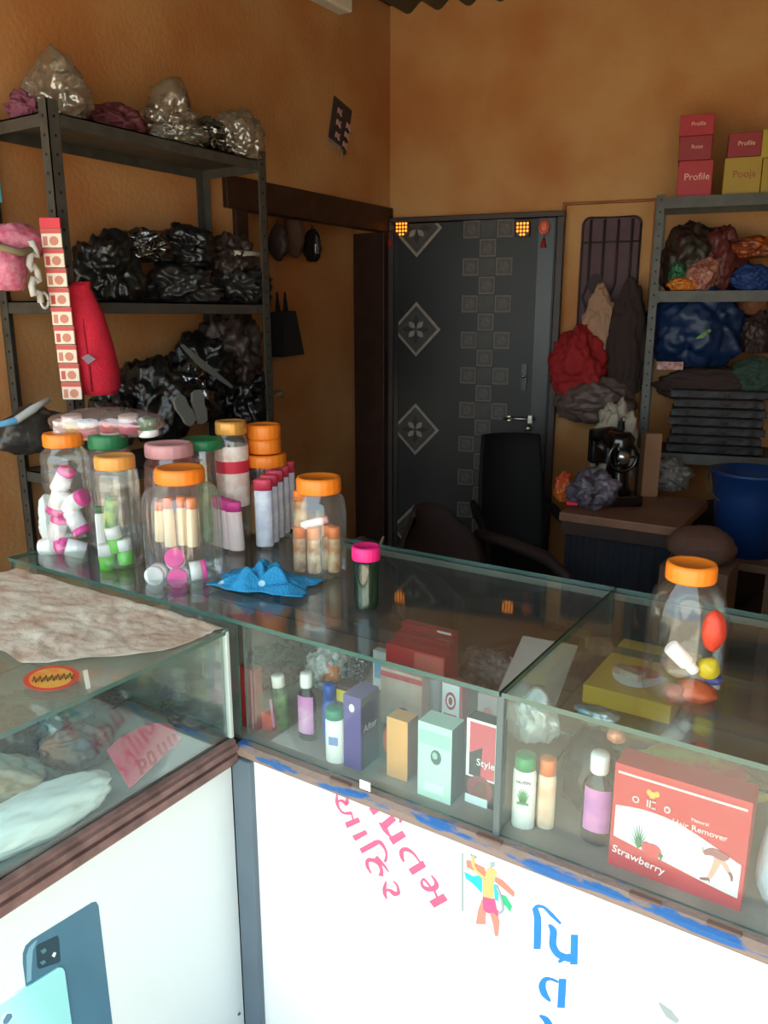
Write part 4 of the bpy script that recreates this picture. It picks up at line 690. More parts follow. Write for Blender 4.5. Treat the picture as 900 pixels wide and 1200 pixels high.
for z in RZ:
    b = MB(); b.box(RX0+.004, RX1-.004, RY0+.004, RY1-.004, z-.004, z)
    for y in (RY0+.004, RY1-.006): b.box(RX0+.004, RX1-.004, y, y+.002, z-.035, z)
    for x in (RX0+.004, RX1-.006): b.box(x, x+.002, RY0+.004, RY1-.004, z-.035, z)
    b.build('shelf', m_steel, rk)
def bag(px, py, hw, hh, label, m, seed, zs, X=-1.16, dx=.13, amp=.22, peaks=(), flat=.75, cat='bag', name='plastic_bag', group=None, fr=1.6, zoff=0):
    P = onX(px, py, X); r = wid(P, hw); rz = wid(P, hh); o = blob(name, (min(dx, r*1.1), r, rz), seed, m, loc=(P.x, P.y, zs+.002+rz*flat+zoff), amp=amp*.7, peaks=peaks, flat=flat, fr=fr, sub=5, crease=.32); tag(o, label, cat, group); return o
zt = RZ[0]
bag(66, 96, 34, 36, 'clear whitish bag piled highest on the rack top', m_clear, 61, zt, peaks=[((0, 0, 1), .5)]); bag(32, 118, 22, 20, 'purple cloth in clear bag at the near end of the rack top', mat('purple_cloth', (112, 56, 78), .7, bump=.5), 62, zt, X=-1.2)
bag(132, 118, 34, 20, 'maroon cloth lying flat in plastic on the rack top', mat('maroon_cloth', (96, 40, 50), .7, bump=.5), 63, zt, amp=.15); bag(196, 125, 32, 30, 'clear bag with a sharp upright corner on the rack top', m_clear, 64, zt, peaks=[((0, .2, 1), .8)], X=-1.1)
bag(238, 150, 32, 24, 'grey smoky bag in the middle of the rack top', m_grim, 65, zt); bag(278, 160, 26, 30, 'clear bag drooping over the far end of the rack top', m_clear, 66, zt, X=-1.08, peaks=[((.3, .6, -1), .6)])
bag(208, 152, 30, 11, 'crinkled white clear packet poking over the rack edge', m_clear, 67, zt, X=-1.04, amp=.3)
GB = 'black bags stuffed on the middle rack shelf'
for i, (px, py, hw, hh, m, zo) in enumerate(((125, 300, 38, 42, m_bag, 0), (215, 268, 34, 26, m_bag, .12), (212, 318, 42, 24, m_bag2, 0), (276, 320, 36, 26, m_bag2, 0), (160, 255, 36, 20, m_grim, .13), (262, 280, 30, 26, m_bagb, .10))):
    lb = ('black glossy bag bulging widest on the middle rack shelf', 'black shiny bag lying on top of other bags on the middle shelf', 'dark grey flat bag in the centre of the middle rack shelf', 'dark grey bag at the far end of the middle rack shelf', 'smoky clear bag draped over the black bags of the middle shelf', 'dark brown bag sitting high at the far end of the middle shelf')[i]
    bag(px, py, hw, hh, lb, m, 70+i, RZ[1], zoff=zo, amp=.26)
P = onX(300, 297, -1.06); b = MB(); b.tube([P+Vector((0, -.12, -.006)), P+Vector((.0, .06, 0))], .010, 10); o = b.build('white_rod', mat('dull_white_plastic', (170, 164, 156), .5)); tag(o, 'short white plastic rod sticking out of the bags on the middle shelf', 'rod')
for i, (px, py, hw, hh, m, zo, lb) in enumerate(((180, 450, 40, 52, m_bag, 0, 'large black bag on the lower rack shelf beside the red cap'), (235, 425, 36, 40, m_bag, .12, 'black bag with shiny folds leaning on the lower rack shelf'), (270, 400, 32, 46, m_bagb, .16, 'dark brown round bundle high at the far end of the lower shelf'), (215, 460, 36, 40, m_grim, .04, 'smoky clear bag around pale slippers on the lower shelf'), (130, 480, 26, 34, m_bag2, 0, 'dark grey bag below the red cap'), (280, 475, 30, 40, m_bag, 0, 'black bag at the far end of the lower rack shelf'))):
    bag(px, py, hw, hh, lb, m, 80+i, RZ[2]+.06, zoff=zo, amp=.26)
for px, py, a, lb in ((215, 482, .2, 'pale grey slipper sole leaning on the dark bags'), (232, 478, -.2, 'second pale slipper sole overlapping the first')):
    P = onX(px, py, -1.0); b = MB(); prof = [(0, -.055), (.02, -.05), (.026, -.02), (.022, .01), (.028, .04), (.018, .058), (0, .062), (-.018, .056), (-.026, .03), (-.022, 0), (-.024, -.03), (-.016, -.05)]
    b.plate([(0, x, z) for x, z in prof], (1, 0, 0), .012); o = b.build('slipper_sole', mat('pale_sole', (128, 130, 126), .5), loc=P, rot=(a+.4, 0, 0)); tag(o, lb, 'slipper')
P = onX(232, 432, -1.0); b = MB(); b.stroke([(0, 0), (26, 24), (60, 50)], [3, 8, 3], lambda q: onX(212+q[0], 404+q[1], -1.0)-P, (1, 0, 0), .004); o = b.build('white_strap', mat('pale_strap', (104, 108, 106), .4), loc=P); tag(o, 'pale folded plastic strip across the dark bags of the lower shelf', 'strip')
# hanging sachet strip
P = onX(60, 268, -.985); st = thing('sachet_strip', 'hanging red and white strip of sachets tied to the rack post', 'sachets', P, YAW)
sw = wid(P, 24); sh = wid(P, 200)/9
for i in range(9):
    b = MB(); x0 = wid(P, i*.9)-sw/2
    b.box(x0, x0+sw, -.006, .001, -sh*(i+1)+.002, -sh*i, bev=.002); b.box(x0, x0+sw, -.008, -.006, -sh*i-sh*.25, -sh*i-.001, 1); b.lathe([(sw*.22, 0), (sw*.22, .001)], 10, 2, T=Matrix.Translation((x0+sw*.62, -.0062, -sh*(i+.62))) @ Matrix.Rotation(math.pi/2, 4, 'X'), sm=False); b.box(x0+sw*.1, x0+sw*.3, -.0072, -.006, -sh*i-sh*.85, -sh*i-sh*.4, 1 if i % 2 else 2)
    b.build('sachet', [mat('sachet_cream', (226, 208, 190), .45), mat('sachet_red', (190, 62, 52), .45), mat('sachet_brown', (196, 120, 96), .5)], st)
b = MB(); b.box(-sw/2, sw/2, -.007, .002, 0, wid(P, 12), bev=.001); b.build('header', mat('header_red', (206, 30, 46), .5), st)
# red cap
P = onX(100, 330, -.98); cp = thing('cloth_headwear', 'bright red cloth cap hanging from the rack by its back', 'cap', P, YAW); k = wid(P, 1)
b = MB(); vs = []; fs = []; n = 26; rows = [(0, -14, 6, .012), (-8, -24, 6, .03), (-35, -27, 18, .045), (-70, -27, 26, .055), (-100, -24, 31, .06), (-122, -18, 31, .055), (-131, -12, 26, .045)]
for z, xl, xr, d in rows:
    for i in range(n): a = 2*math.pi*i/n; q = 1+.05*noise.noise(Vector((math.cos(a)*1.5, math.sin(a)*1.5, z*.03))); vs.append((k*((xl+xr)/2+(xr-xl)/2*math.cos(a)*q), d*math.sin(a)*q, k*z))
m_ = len(rows); fs = [(i*n+j, i*n+(j+1) % n, (i+1)*n+(j+1) % n, (i+1)*n+j) for i in range(m_-1) for j in range(n)]+[tuple(range(n)), tuple((m_-1)*n+j for j in range(n))]
b.add(vs, fs, 0, True); cb = b.build('crown', mat('scarlet_cloth', (200, 22, 50), .85, var=.12, scale=14, bump=.4, bscale=300), cp)
b = MB(); b.tube([(-2*k, -.033, -20*k), (2*k, -.054, -60*k), (5*k, -.062, -100*k), (5*k, -.058, -126*k)], .0025, 6); b.build('seam', mat('dark_red_seam', (150, 14, 36), .85), cp)
b = MB(); b.plate([(-3*k, -.0615, -86*k), (6*k, -.063, -82*k), (14*k, -.060, -88*k), (5*k, -.063, -94*k)], (0, -1, 0), .003); b.build('emblem', mat('grey_thread', (130, 110, 120), .8), cp)
# pink floral cloth, white strap, ribbon, cyan packet
m_flor = mat('pink_floral_cloth', (224, 150, 170), .85, col2=(206, 92, 124), scale=60); P = onX(20, 285, -1.05); t = thing('floral_hat', 'pink floral cloth hat hanging at the near end of the rack', 'hat', P)
blob('brim', (.05, .075, .05), 91, m_flor, t, (0, 0, 0), amp=.14); blob('crown', (.05, .06, .07), 92, m_flor, t, onX(4, 316, -1.03)-P, amp=.12); b = MB(); q = onX(22, 295, -1.0)-P; b.tube([q+Vector((0, -.06, .01)), q+Vector((.02, -.01, -.004)), q+Vector((0, .05, .01))], .010, 8); b.build('band', mat('olive_band', (126, 112, 84), .8), t)
P = onX(40, 320, -.99); b = MB(); b.tube([P+Vector((0, .012*math.sin(i*.9), .07-.14*i/16+.012*math.cos(i*1.7))) for i in range(17)], .009, 8); b.tube([P+Vector((.004, .02+.012*math.cos(a*.52), -.07+.02*math.sin(a*.52))) for a in range(13)], .004, 6); o = b.build('white_strap', mat('off_white_cord', (206, 202, 196), .8)); tag(o, 'knotted white cord hanging next to the sachet strip', 'cord')
b = MB(); pts = [onX(-6, 499, -.96), onX(18, 493, -.96), onX(38, 480, -.965), onX(58, 467, -.97)]; b.tube(pts, [.006, .010, .011, .006], 10); b.m = [1 if i < 10 else 0 for i in range(len(b.m))]; o = b.build('twisted_ribbon', [mat('pale_cloth', (200, 204, 204), .8), mat('light_blue_cloth', (96, 160, 200), .8)]); tag(o, 'white and blue twisted ribbon tied to the foot of the sachet strip', 'ribbon')
P = onX(0, 210, -1.1); b = MB(); b.box(-.012, .012, -.10, -.006, -.06, .05, bev=.004); o = b.build('cyan_packet', mat('cyan_print', (84, 170, 190), .4), loc=P); tag(o, 'cyan packet hanging at the near side of the rack', 'packet')
P = onX(40, 508, -1.0); o = blob('grey_cloth_bag', (.05, .10, .07), 95, m_bag2, loc=P, amp=.2); tag(o, 'dark grey bag slumped below the twisted ribbon', 'bag')
# ------------------------------------------------------------------ things on the left wall
P = onX(399, 148, XL+.01); t = thing('hair_clip_card', 'dark display card of small pale clips hanging askew on the wall', 'card', P, rot=(-.26, 0, 0)); k = wid(P, 1)
b = MB(); b.box(-.006, 0, -18*k, 18*k, -26*k, 27*k, bev=.001); b.build('card', mat('dark_blue_card', (52, 46, 58), .5), t)
for y, z in ((-6, 14), (-5, 1), (-4, -13), (14, 6), (13, -5), (12, -17)):
    b = MB(); q = Vector((.001, y*k, z*k)); b.plate([q+Vector((0, a*k, c*k)) for a, c in ((-4, -3), (-1, -1.5), (4, -4), (3, 0), (4, 4), (0, 2), (-4, 3))], (1, 0, 0), .006); b.build('clip', mat('pale_pink_clip', (186, 150, 140), .5), t)
b = MB(); b.box(0, .004, -20*k, 6*k, -27*k, -22*k); b.tube([(.004, 8*k, -24*k), (.006, 9*k, -36*k)], .003, 6); b.build('card_edge', mat('grey_card_edge', (150, 130, 120), .6), t)
q0, q1 = onX(345, 8, XL), onX(398, 4, XL); q0.z += .055; b = MB(); b.box(XL+.002, XL+.07, q0.y, q1.y, q0.z, q0.z+.13, bev=.006); b.box(XL+.012, XL+.06, q0.y+.03, q1.y-.02, q0.z-.006, q0.z, 1); o = b.build('wall_fixture', [mat('white_fixture', (226, 222, 210), .5), mat('fixture_lens', (206, 206, 196), .4)]); tag(o, 'white box shaped fixture high on the left wall under the roof', 'fixture')
for px, py, hw, hh, lb, sd, m in ((326, 285, 7, 20, 'dark cloth bundle hanging under the wooden lintel', 101, m_bagb), (345, 275, 9, 26, 'brown cloth bundle hanging beside the dark one under the lintel', 102, mat('brown_cloth', (80, 52, 40), .9)), (366, 288, 5, 18, 'thin dark pouch with a bright clip under the lintel', 103, m_bag)):
    P = onX(px, py, XL-.06); r = wid(P, hw); z = wid(P, hh); o = blob('hanging_bundle', (.05, r, z), sd, m, loc=P, amp=.15, flat=1); tag(o, lb, 'bundle'); P2_ = Vector((0, 0, z*.9)); b = MB(); b.tube([P2_, Vector((0, 0, OZ-.05-P.z))], .004, 6); b.build('hanging_loop', m, o)
P = onX(370, 291, XL-.0); b = MB(); b.box(-.004, .004, -.006, .006, -.02, .02, bev=.002); o = b.build('metal_clip', m_chrome, loc=P); tag(o, 'small bright metal clip on the pouch under the lintel', 'clip')
P = onX(332, 385, XL-.05); k = wid(P, 1); t = thing('carry_bag', 'black carry bag hanging by two handles in the doorway recess', 'bag', P)
b = MB(); pr = [(-13, 18), (8, 20), (22, -30), (-16, -32)]
vs = [(sx, y*k*(1 if sx else 1), z*k) for sx in (-.05, .05) for y, z in pr]; b.add(vs, [(0, 1, 2, 3), (7, 6, 5, 4), (0, 4, 5, 1), (1, 5, 6, 2), (2, 6, 7, 3), (3, 7, 4, 0)]); b.build('pouch', mat('black_cloth_bag', (30, 30, 34), .7, var=.2), t)
for y in (-9, 5):
    b = MB(); b.tube([(0, y*k-.01, 16*k), (0, y*k, 40*k), (0, y*k+.012, 18*k)], .006, 6); b.build('handle', MC['black_cloth_bag'], t)
P = onX(326, 462, XL-.1); o = blob('clear_packet', (.03, .03, .02), 105, m_clear, loc=P, sub=3); tag(o, 'tiny glinting clear packet low in the doorway recess', 'packet')
# ------------------------------------------------------------------ right steel rack on the back wall
OF = .34; ur, _ = onW(762, 330, OF); zr = [onW(800, 236, OF)[1]+.02, onW(800, 341, OF)[1], onW(820, 533, OF)[1], .2]
r2_ = thing('steel_rack', 'grey steel rack with red and yellow cartons on top by the back wall', 'rack', CX, WR); RW = .92
for x, sx in ((ur, 1), (ur+RW, -1)):
    for y, sy in ((-OF, 1), (-.006, -1)): rack_post(x, y, sx, sy, 0, zr[0]+.01, r2_, .034)
for z in zr:
    b = MB(); b.box(ur+.004, ur+RW-.004, -OF+.004, -.01, z-.004, z); b.box(ur+.004, ur+RW-.004, -OF+.002, -OF+.004, z-.045, z); b.box(ur+.004, ur+RW-.004, -.012, -.01, z-.035, z)
    for x in (ur+.004, ur+RW-.006): b.box(x, x+.002, -OF+.004, -.01, z-.035, z)
    b.build('shelf', m_steel, r2_)
def wbox(label, x0, x1, y0, y1, m, off=.30, txt=None, tm=None, d=.12, zs=None, ts=.27, name='carton'):
    ua_, z1_ = onW(x0, y0, off); ub_, z0_ = onW(x1, y1, off); z0_ = zs if zs is not None else z0_; t = thing(name, label, 'box', wp(ua_, z0_, off), WR); w_ = ub_-ua_; h_ = onW((x0+x1)/2, y0, off)[1]-z0_
    b = MB(); b.box(0, w_, 0, d, 0, h_, bev=.002); b.build('carton', m, t)
    if txt: text(txt, h_*ts, tm, t, (w_*.55, -.0006, h_*.55))
    return z0_+h_
m_rb = mat('crimson_box', (168, 24, 38), .5, var=.08); m_rb2 = mat('deep_crimson_box', (142, 18, 32), .5, var=.08); m_yb = mat('mustard_box', (164, 132, 24), .5, var=.08); m_ink = mat('ink_rosy_white', (226, 180, 160), .6)
z = wbox('red carton at the bottom of the three high stack on the rack', 796, 834, 188, 218, m_rb, txt='Profile', tm=m_ink, zs=zr[0]); z = wbox('deep red carton in the middle of the three high stack on the rack', 797, 833, 159, 188, m_rb2, txt='Rose', tm=m_ink, zs=z+.001, ts=.24); wbox('red carton topmost of the three high stack on the rack', 798, 836, 134, 158, m_rb, txt='Profile', tm=m_ink, zs=z+.001)
z = wbox('yellow carton under a red carton on the rack top', 850, 891, 184, 214, m_yb, txt='Pooja', tm=mat('ink_brown_red', (150, 60, 30), .6), zs=zr[0]); wbox('red carton sitting on the yellow carton on the rack top', 855, 891, 155, 184, m_rb2, txt='Profile', tm=m_ink, zs=z+.001)
z = wbox('yellow carton at the foot of the outer stack on the rack top', 895, 935, 184, 212, m_yb, zs=zr[0]); wbox('yellow carton on top of the outer stack on the rack', 895, 935, 150, 184, mat('bright_mustard_box', (172, 146, 32), .5), zs=z+.001)
def wbag(px, py, hw, hh, label, m, seed, off=.2, zs=None, amp=.18, name='plastic_bag', cat='bag', peaks=(), d=.1, flat=.8):
    u, z = onW(px, py, off); P = wp(u, z, off); r = wid(P, hw); rz = wid(P, hh); P.z = zs+.002+rz*flat if zs is not None else P.z
    o = blob(name, (r, min(d, r), rz), seed, m, loc=P, rot=(0, 0, WR), amp=amp, peaks=peaks, flat=flat, sub=5, crease=.16 if amp > .1 else 0); tag(o, label, cat); return o
wbag(808, 290, 30, 42, 'dark green and brown bag on the top level of the right rack', mat('dark_green_bag', (44, 48, 34), .5, col2=(60, 34, 30), scale=10, bump=.5), 111, .16, zs=zr[1]); wbag(848, 280, 24, 40, 'dull red brown bundle on the top level of the right rack', mat('red_brown_bag', (96, 40, 36), .5, bump=.5), 112, .18, zs=zr[1])
wbag(822, 308, 18, 18, 'pinkish printed snack packet on the top level of the right rack', mat('pinkish_packet', (196, 140, 120), .4, col2=(140, 70, 60), scale=30), 113, .27, zs=zr[1], name='snack_packet', cat='packet', peaks=[((.8, 0, .9), .5)]); wbag(800, 326, 16, 8, 'orange snack packet lying flat at the rack edge', mat('orange_packet', (206, 120, 40), .4, bump=.4), 114, .3, zs=zr[1], name='snack_packet', cat='packet')
wbag(796, 305, 10, 18, 'small green packet beside the pinkish snack packet', mat('green_packet', (40, 96, 60), .4), 115, .26, zs=zr[1], name='snack_packet', cat='packet')
wbag(882, 318, 22, 16, 'folded royal blue cloth on the top level of the right rack', mat('royal_blue_cloth', (30, 60, 120), .7, bump=.4), 116, .26, zs=zr[1], name='folded_cloth', cat='cloth'); wbag(884, 291, 22, 13, 'orange and brown packet lying on the royal blue cloth', mat('orange_brown_packet', (190, 96, 36), .4, col2=(110, 50, 30), scale=20), 117, .27, name='snack_packet', cat='packet')
ob = wbag(818, 388, 52, 50, 'large royal blue plastic bag with green leaf mark on the right rack', mat('royal_blue_bag', (12, 40, 78), .45, bump=.5, bscale=14), 118, .22, d=.13)
b = MB(); b.plate([(-.03, -.002, -.02), (0, -.006, -.016), (.03, -.002, .014), (.022, 0, .022), (-.01, -.004, 0)], (0, -1, 0), .006); b.build('leaf_mark', mat('lime_leaf', (90, 130, 30), .5), ob, loc=(.02, -.135, -.01))
wbag(885, 350, 20, 22, 'brown clay pot hanging upside down on the right rack', mat('clay_brown', (120, 72, 44), .7), 119, .2, amp=.05, name='clay_pot', cat='pot'); wbag(888, 392, 18, 26, 'dark glinting packet beside the royal blue bag', m_bagb, 120, .24); wbag(886, 440, 24, 22, 'dull green folded cloth on the right rack', mat('dull_green_cloth', (50, 70, 56), .8), 121, .22, name='folded_cloth', cat='cloth')
u, z = onW(785, 428, .3); t = thing('small_box', 'small white and red printed box under the royal blue bag', 'box', wp(u, z-.02, .3), WR); b = MB(); b.box(-.055, .055, 0, .05, 0, .035, bev=.001); b.build('carton', mat('white_red_print', (206, 170, 160), .5, col2=(150, 60, 60), scale=60), t)
for i in range(7):
    u, _ = onW(836, 500, .2); zz = zr[2]+.003+i*.040; t = thing('folded_garment', ('folded dark garment in shiny plastic, lowest of the pile on the right rack', 'folded dark brown garment in plastic, second from the bottom of the pile', 'folded dark garment in plastic, third from the bottom of the pile', 'folded dark brown garment in the middle of the pile on the right rack', 'folded dark garment in plastic, third from the top of the pile', 'folded dark brown garment in plastic, second from the top of the pile', 'folded brown garment topmost of the pile on the right rack')[i], 'garment', wp(u, zz, .2), WR, group='folded garments on the right rack')
    b = MB(); b.box(-.19+.008*(i % 3), .20-.01*(i % 2), -.12, .12, 0, .038, bev=.012); b.build('folded_cloth', mat('garment_%d' % (i % 2), ((46, 36, 36), (70, 46, 38))[i % 2], .8, bump=.3), t); b = MB(); b.box(-.192+.008*(i % 3), .202-.01*(i % 2), -.122, -.1195, .004, .034, bev=.001); b.build('plastic_sleeve', mat('dark_plastic_sleeve', (30, 22, 22), .42, bump=.6, bscale=30, spec=.3), t)
# ------------------------------------------------------------------ bags hanging by the window
wbag(678, 430, 32, 42, 'dark red cloth bag with tan patch hanging by the window', mat('dark_red_cloth', (150, 22, 26), .85, bump=.4), 131, .13, amp=.16); u, z = onW(682, 424, .25); o = MB(); o.plate([wp(u, z, .20)+WD*a+Vector((0, 0, c)) for a, c in ((-.05, .03), (-.01, .05), (.04, -.035), (-.03, -.02))], WN, .006); q = o.build('cloth_patch', mat('tan_cloth', (170, 110, 76), .85)); tag(q, 'tan cloth patch tied on the dark red bag by the window', 'cloth')
wbag(702, 385, 18, 38, 'cream cloth doll shaped bundle hanging on the window grille', mat('cream_cloth', (166, 128, 104), .85, bump=.4), 132, .10, amp=.16, peaks=[((0, 0, 1), .3)], d=.045); wbag(735, 410, 22, 62, 'dark brown cloth hanging beside the cream bundle at the window', mat('dark_brown_cloth', (54, 38, 34), .9), 133, .12, amp=.14, peaks=[((0, 0, 1), .3)], d=.05)
wbag(697, 470, 44, 26, 'grey plastic bag sagging below the dark red bag', mat('grey_brown_bag', (92, 74, 68), .5, bump=.5, bscale=16), 134, .14, amp=.14, peaks=[((0, 0, 1), .2)], flat=1)
# ------------------------------------------------------------------ sewing table
TZ = .75; q0 = onz(655, 600, TZ); q1 = onz(796, 619, TZ); TW = (q1-q0).length; ta = math.atan2(q1.y-q0.y, q1.x-q0.x); tb = thing('sewing_table', 'brown topped sewing machine table with dark iron stand', 'table', (q0.x, q0.y, 0), ta)
b = MB(); b.box(0, TW, 0, .52, TZ-.035, TZ, bev=.004); b.build('table_top', mat('worn_brown_top', (128, 88, 66), .45, var=.2, scale=10), tb)
b = MB(); b.box(.01, TW-.01, .004, .02, TZ-.085, TZ-.036); b.build('apron', m_dwood, tb)
b = MB(); vs = []; n = 40  # dark wavy sheet added to stand for the shade under the table
for i in range(n+1):
    x = .02+(TW-.04)*i/n; y = .03+.008*math.sin(i*1.3); vs += [(x, y, .12), (x, y, TZ-.037), (x, y+.003, .12), (x, y+.003, TZ-.037)]
b.add(vs, [f for i in range(n) for f in ((4*i, 4*i+4, 4*i+5, 4*i+1), (4*i+2, 4*i+3, 4*i+7, 4*i+6), (4*i, 4*i+2, 4*i+6, 4*i+4))], 0, True); b.build('cloth_skirt', mat('dark_navy_cloth', (30, 32, 42), .9), tb)
m_iron = mat('black_cast_iron', (24, 22, 23), .5)
for x in (.03, TW-.03):
    for y in (.06, .46):
        b = MB(); b.tube([(x, y, TZ-.036), (x, (y+.26)/2, .38), (x, y, .0)], .013, 8); b.build('leg', m_iron, tb)
b = MB(); b.tube([(.03, .26, .38), (TW-.03, .26, .38)], .012, 8); b.box(.08, TW-.08, .14, .38, .08, .095); b.build('treadle', m_iron, tb)
P = onz(727, 596, TZ); sm_ = thing('sewing_machine', 'black sewing machine with chrome hand wheel on the brown table', 'sewing machine', (P.x, P.y+.02, TZ+.001), YAW+.06)
m_sm = mat('black_enamel', (16, 15, 17), .2, coat=.5)
b = MB(); b.box(-.085, .085, 0, .38, 0, .045, bev=.006); b.build('bed', m_sm, sm_)
b = MB(); b.lathe([(.062, .045), (.05, .08), (.044, .16), (.052, .22), (.06, .27), (.04, .295)], 20, 0, T=Matrix.Translation((0, .08, 0)) @ Matrix.Scale(1.1, 4, (0, 1, 0))); b.build('pillar', m_sm, sm_)
b = MB(); b.tube([(0, .07, .25), (0, .18, .262), (0, .30, .245), (0, .345, .235)], [.048, .042, .038, .034], 16); b.build('arm', m_sm, sm_)
b = MB(); b.box(-.036, .036, .31, .375, .12, .27, bev=.012); b.tube([(0, .34, .12), (0, .34, .05)], .006, 8); b.build('head', m_sm, sm_)
b = MB(); T = Matrix.Translation((0, .03, .20)) @ Matrix.Rotation(math.pi/2, 4, 'X'); b.lathe([(.062, -.008), (.066, 0), (.062, .01), (.05, .008), (.05, -.006)], 28, 0, T=T, cap=False)
for a in range(3): b.tube([(0, .03, .20), (.055*math.cos(a*2.09), .03, .20+.055*math.sin(a*2.09))], .006, 6)
w_ = b.build('hand_wheel', m_sm, sm_); b = MB(); b.lathe([(.026, 0), (.024, .012), (.001, .016)], 20, 0, T=Matrix.Translation((0, .026, .20)) @ Matrix.Rotation(math.pi/2, 4, 'X')); b.build('hub', m_chrome, w_)
b = MB(); b.tube([(.01, .10, .28), (.01, .10, .345)], .003, 6); b.lathe([(.012, .295), (.016, .30), (.013, .33), (.016, .335)], 12, 0, T=Matrix.Translation((.01, .10, 0))); b.build('spool', m_black, sm_)
b = MB(); b.box(-.07, -.055, .02, .06, .17, .24, bev=.006); b.tube([(-.045, .05, .17), (-.075, .04, .23), (-.095, .04, .255)], [.012, .018, .022], 10); b.build('bobbin_winder', m_black, sm_)
def tbag(px, py, hw, hh, label, m, seed, dy=.05, amp=.2, name='plastic_bag', cat='bag', base=None, d=.12):
    P = onz(px, py, TZ); P.y += dy; r = wid(P, hw); rz = wid(P, hh); o = blob(name, (r, min(d, r), rz), seed, m, loc=(P.x, P.y, TZ+.002+rz*.8), rot=(0, 0, YAW), amp=amp, flat=.8, sub=5, crease=.25); tag(o, label, cat); return o
tbag(690, 596, 26, 24, 'greyish purple clear bag in front of the sewing machine', mat('grey_violet_bag', (124, 114, 130), .35, col2=(60, 52, 60), scale=14, bump=.6), 141, .03); tbag(656, 590, 12, 18, 'round orange and red bundle at the corner of the sewing table', mat('orange_red_bundle', (206, 110, 30), .5, col2=(176, 40, 30), scale=12), 142, .05, name='orange_bundle', cat='bundle')
tbag(696, 582, 24, 50, 'crumpled cream paper behind the sewing machine', mat('cream_paper', (170, 160, 142), .7, bump=.6, bscale=30), 143, .24, amp=.28, name='crumpled_paper', cat='paper'); tbag(775, 578, 24, 20, 'crumpled clear grey bag beside the sewing machine', mat('pale_grey_bag', (120, 112, 106), .35, bump=.6), 144, .10)
P = onz(757, 585, TZ); t = thing('tan_box', 'tan cardboard box standing behind the sewing machine', 'box', (P.x, P.y+.05, TZ+.001), YAW); b = MB(); b.box(-.035, .035, 0, .06, 0, .27, bev=.002); b.build('carton', mat('tan_cardboard', (150, 108, 78), .75), t)
P = onz(680, 594, TZ); b = MB(); b.box(-.022, .022, -.004, .004, .0, .012, bev=.002); o = b.build('pink_strip', mat('neon_pink', (236, 40, 80), .5), loc=(P.x-.005, P.y-.09, TZ+.025), rot=(0, .12, YAW)); tag(o, 'small neon pink strip on the bag in front of the machine', 'strip')
# ------------------------------------------------------------------ chairs
def plastic_chair(label, loc, rz, m, tall=.80, slab=False):
    t = thing('plastic_chair', label, 'chair', loc, rz)
    b = MB(); b.box(-.22, .22, -.22, .21, .405, .43, bev=.01); b.box(-.22, .22, -.235, -.215, .37, .43, bev=.008); b.build('seat', m, t)
    b = MB(); n = 14; vs = []; rows = 8
    for j in range(rows+1):
        v = j/rows; z = .43+(tall-.43)*v; hw = .21*(1-.12*v**3) if slab else .215*(1-.55*v**4)
        for i in range(n+1):
            u = i/n*2-1; vs.append((u*hw, .20+.10*v-.07*u*u, z-(.0 if slab else .05*v*u*u*u*u))); 
        for i in range(n+1):
            u = i/n*2-1; vs.append((u*hw, .225+.10*v-.07*u*u, z-(.0 if slab else .05*v*u*u*u*u)))
    k = 2*(n+1); fs = []
    for j in range(rows):
        for i in range(n):
            a = j*k+i; fs.append((a, a+1, a+k+1, a+k)); a += n+1; fs.append((a, a+k, a+k+1, a+1))
        fs += [(j*k, (j+1)*k, (j+1)*k+n+1, j*k+n+1), (j*k+n, j*k+2*n+1, (j+1)*k+2*n+1, (j+1)*k+n)]
    for i in range(n): a = rows*k+i; fs.append((a, a+1, a+n+2, a+n+1)); fs.append((i, i+n+1, i+n+2, i+1))
    b.add(vs, fs, 0, True); b.build('backrest', m, t)
    for s in (-1, 1):
        b = MB(); b.tube([(s*.225, .25, .66), (s*.25, .1, .655), (s*.255, -.1, .64), (s*.25, -.2, .60), (s*.235, -.21, .42)], [.02, .024, .026, .022, .018], 10); b.build('armrest', m, t)
        for y in (-.2, .2): b = MB(); b.tube([(s*.2, y, .42), (s*.225, y*1.15, .0)], [.024, .016], 8); b.build('leg', m, t)
    return t
m_ch1 = mat('black_chair_plastic', (22, 19, 20), .75, spec=.2); m_ch2 = mat('dark_brown_chair_plastic', (44, 32, 31), .6, spec=.25)
P = onz(612, 508, .98); t = plastic_chair('black chair with tall flat back in front of the dark door', (P.x+.10, P.y-.22, 0), YAW+.10, m_ch1, .98, True); t.scale = (.72, .85, 1)
P = onz(548, 588, .80); plastic_chair('dark brown plastic armchair with rounded back behind the counter', (P.x+.16, P.y-.24, 0), math.radians(68), m_ch2, .80)
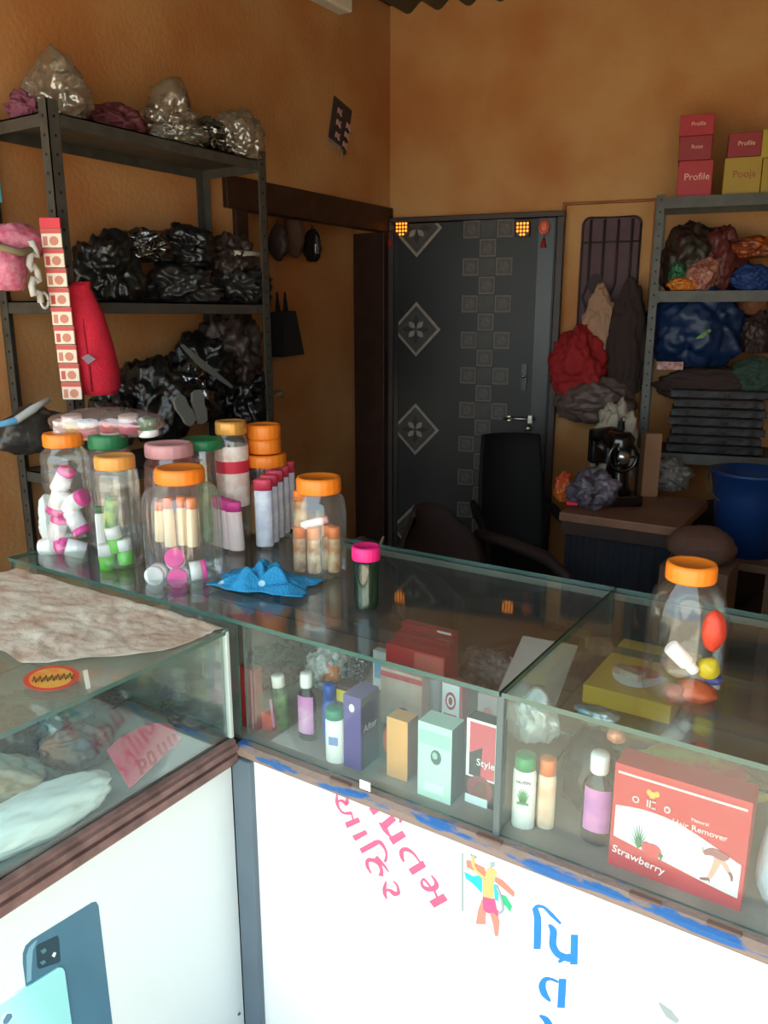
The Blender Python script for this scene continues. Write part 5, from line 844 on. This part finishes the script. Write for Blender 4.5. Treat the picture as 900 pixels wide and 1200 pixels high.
# ------------------------------------------------------------------ floor things at the right
P = onY(882, 551, 2.15); ZK = P.z-.318; st_ = thing('wooden_stool', 'low brown stool under the blue bucket', 'stool', (P.x, P.y, 0)); 
b = MB(); b.box(-.15, .15, -.15, .15, ZK-.03, ZK, bev=.004); b.build('seat', m_ply, st_)
for x in (-.12, .12):
    for y in (-.12, .12): b = MB(); b.box(x-.02, x+.02, y-.02, y+.02, 0, ZK-.03, bev=.003); b.build('leg', m_ply, st_)
bk = thing('blue_bucket', 'royal blue plastic bucket standing on a low stool', 'bucket', (P.x, P.y, ZK+.001)); b = MB(); b.lathe([(.10, 0), (.125, .22), (.14, .30), (.148, .305), (.148, .318), (.132, .318), (.115, .22), (.09, .012), (.001, .012)], 32, 0); b.build('body', mat('royal_blue_bucket', (10, 46, 96), .45), bk)
b = MB(); b.tube([(.15*math.cos(a*.262), -.02-.13*math.sin(a*.262)*.6, .30-.12*math.sin(a*.262)) for a in range(13)], .004, 6); b.build('bucket_handle', m_steel, bk)
P = onY(822, 640, 1.75); o = blob('brown_sack', (.11, .10, .07), 151, mat('brown_sack_cloth', (92, 62, 50), .85, bump=.3), loc=(P.x, P.y, P.z), amp=.1, flat=.8); tag(o, 'brown rounded sack on a carton beside the blue bucket', 'sack')
t = thing('carton', 'plain brown carton under the brown sack', 'box', (P.x, P.y, 0)); b = MB(); b.box(-.11, .11, -.10, .10, 0, P.z-.058, bev=.004); b.build('carton', mat('brown_cardboard', (96, 70, 54), .8), t)
P = onz(432, 640, .62); t = thing('grey_sack', 'dull grey brown sack with a pale rim behind the counter', 'sack', (P.x-.04, P.y, 0)); o = blob('bag', (.15, .13, .36), 152, mat('grey_brown_sack', (84, 70, 60), .8, bump=.3), t, (0, 0, .29), amp=.1, flat=.8)
b = MB(); b.tube([(.06, -.08, .50), (.10, -.06, .58), (.13, -.03, .68)], [.006, .008, .005], 8); b.build('pale_rim', mat('pale_rim', (140, 124, 112), .6), t)

wbag(836, 452, 62, 22, 'dark brown wide cloth bundle lying on the folded garments', mat('dark_umber_cloth', (58, 42, 38), .9), 161, .20, amp=.12, name='cloth_bundle', cat='bundle', d=.08)  # brown bundle added as dark backing over the bright wall gap
u, z = onW(815, 590, .2); P = wp(u, 0, .17); o = blob('dark_sack', (.26, .12, .26), 162, mat('dark_sack_cloth', (40, 32, 30), .9, bump=.3), loc=(P.x+.12, P.y, .415), rot=(0, 0, WR), amp=.1, flat=.8); tag(o, 'dark sack sitting on the lowest shelf of the right rack', 'sack')  # dark lump added to stand for the gloom under the right rack
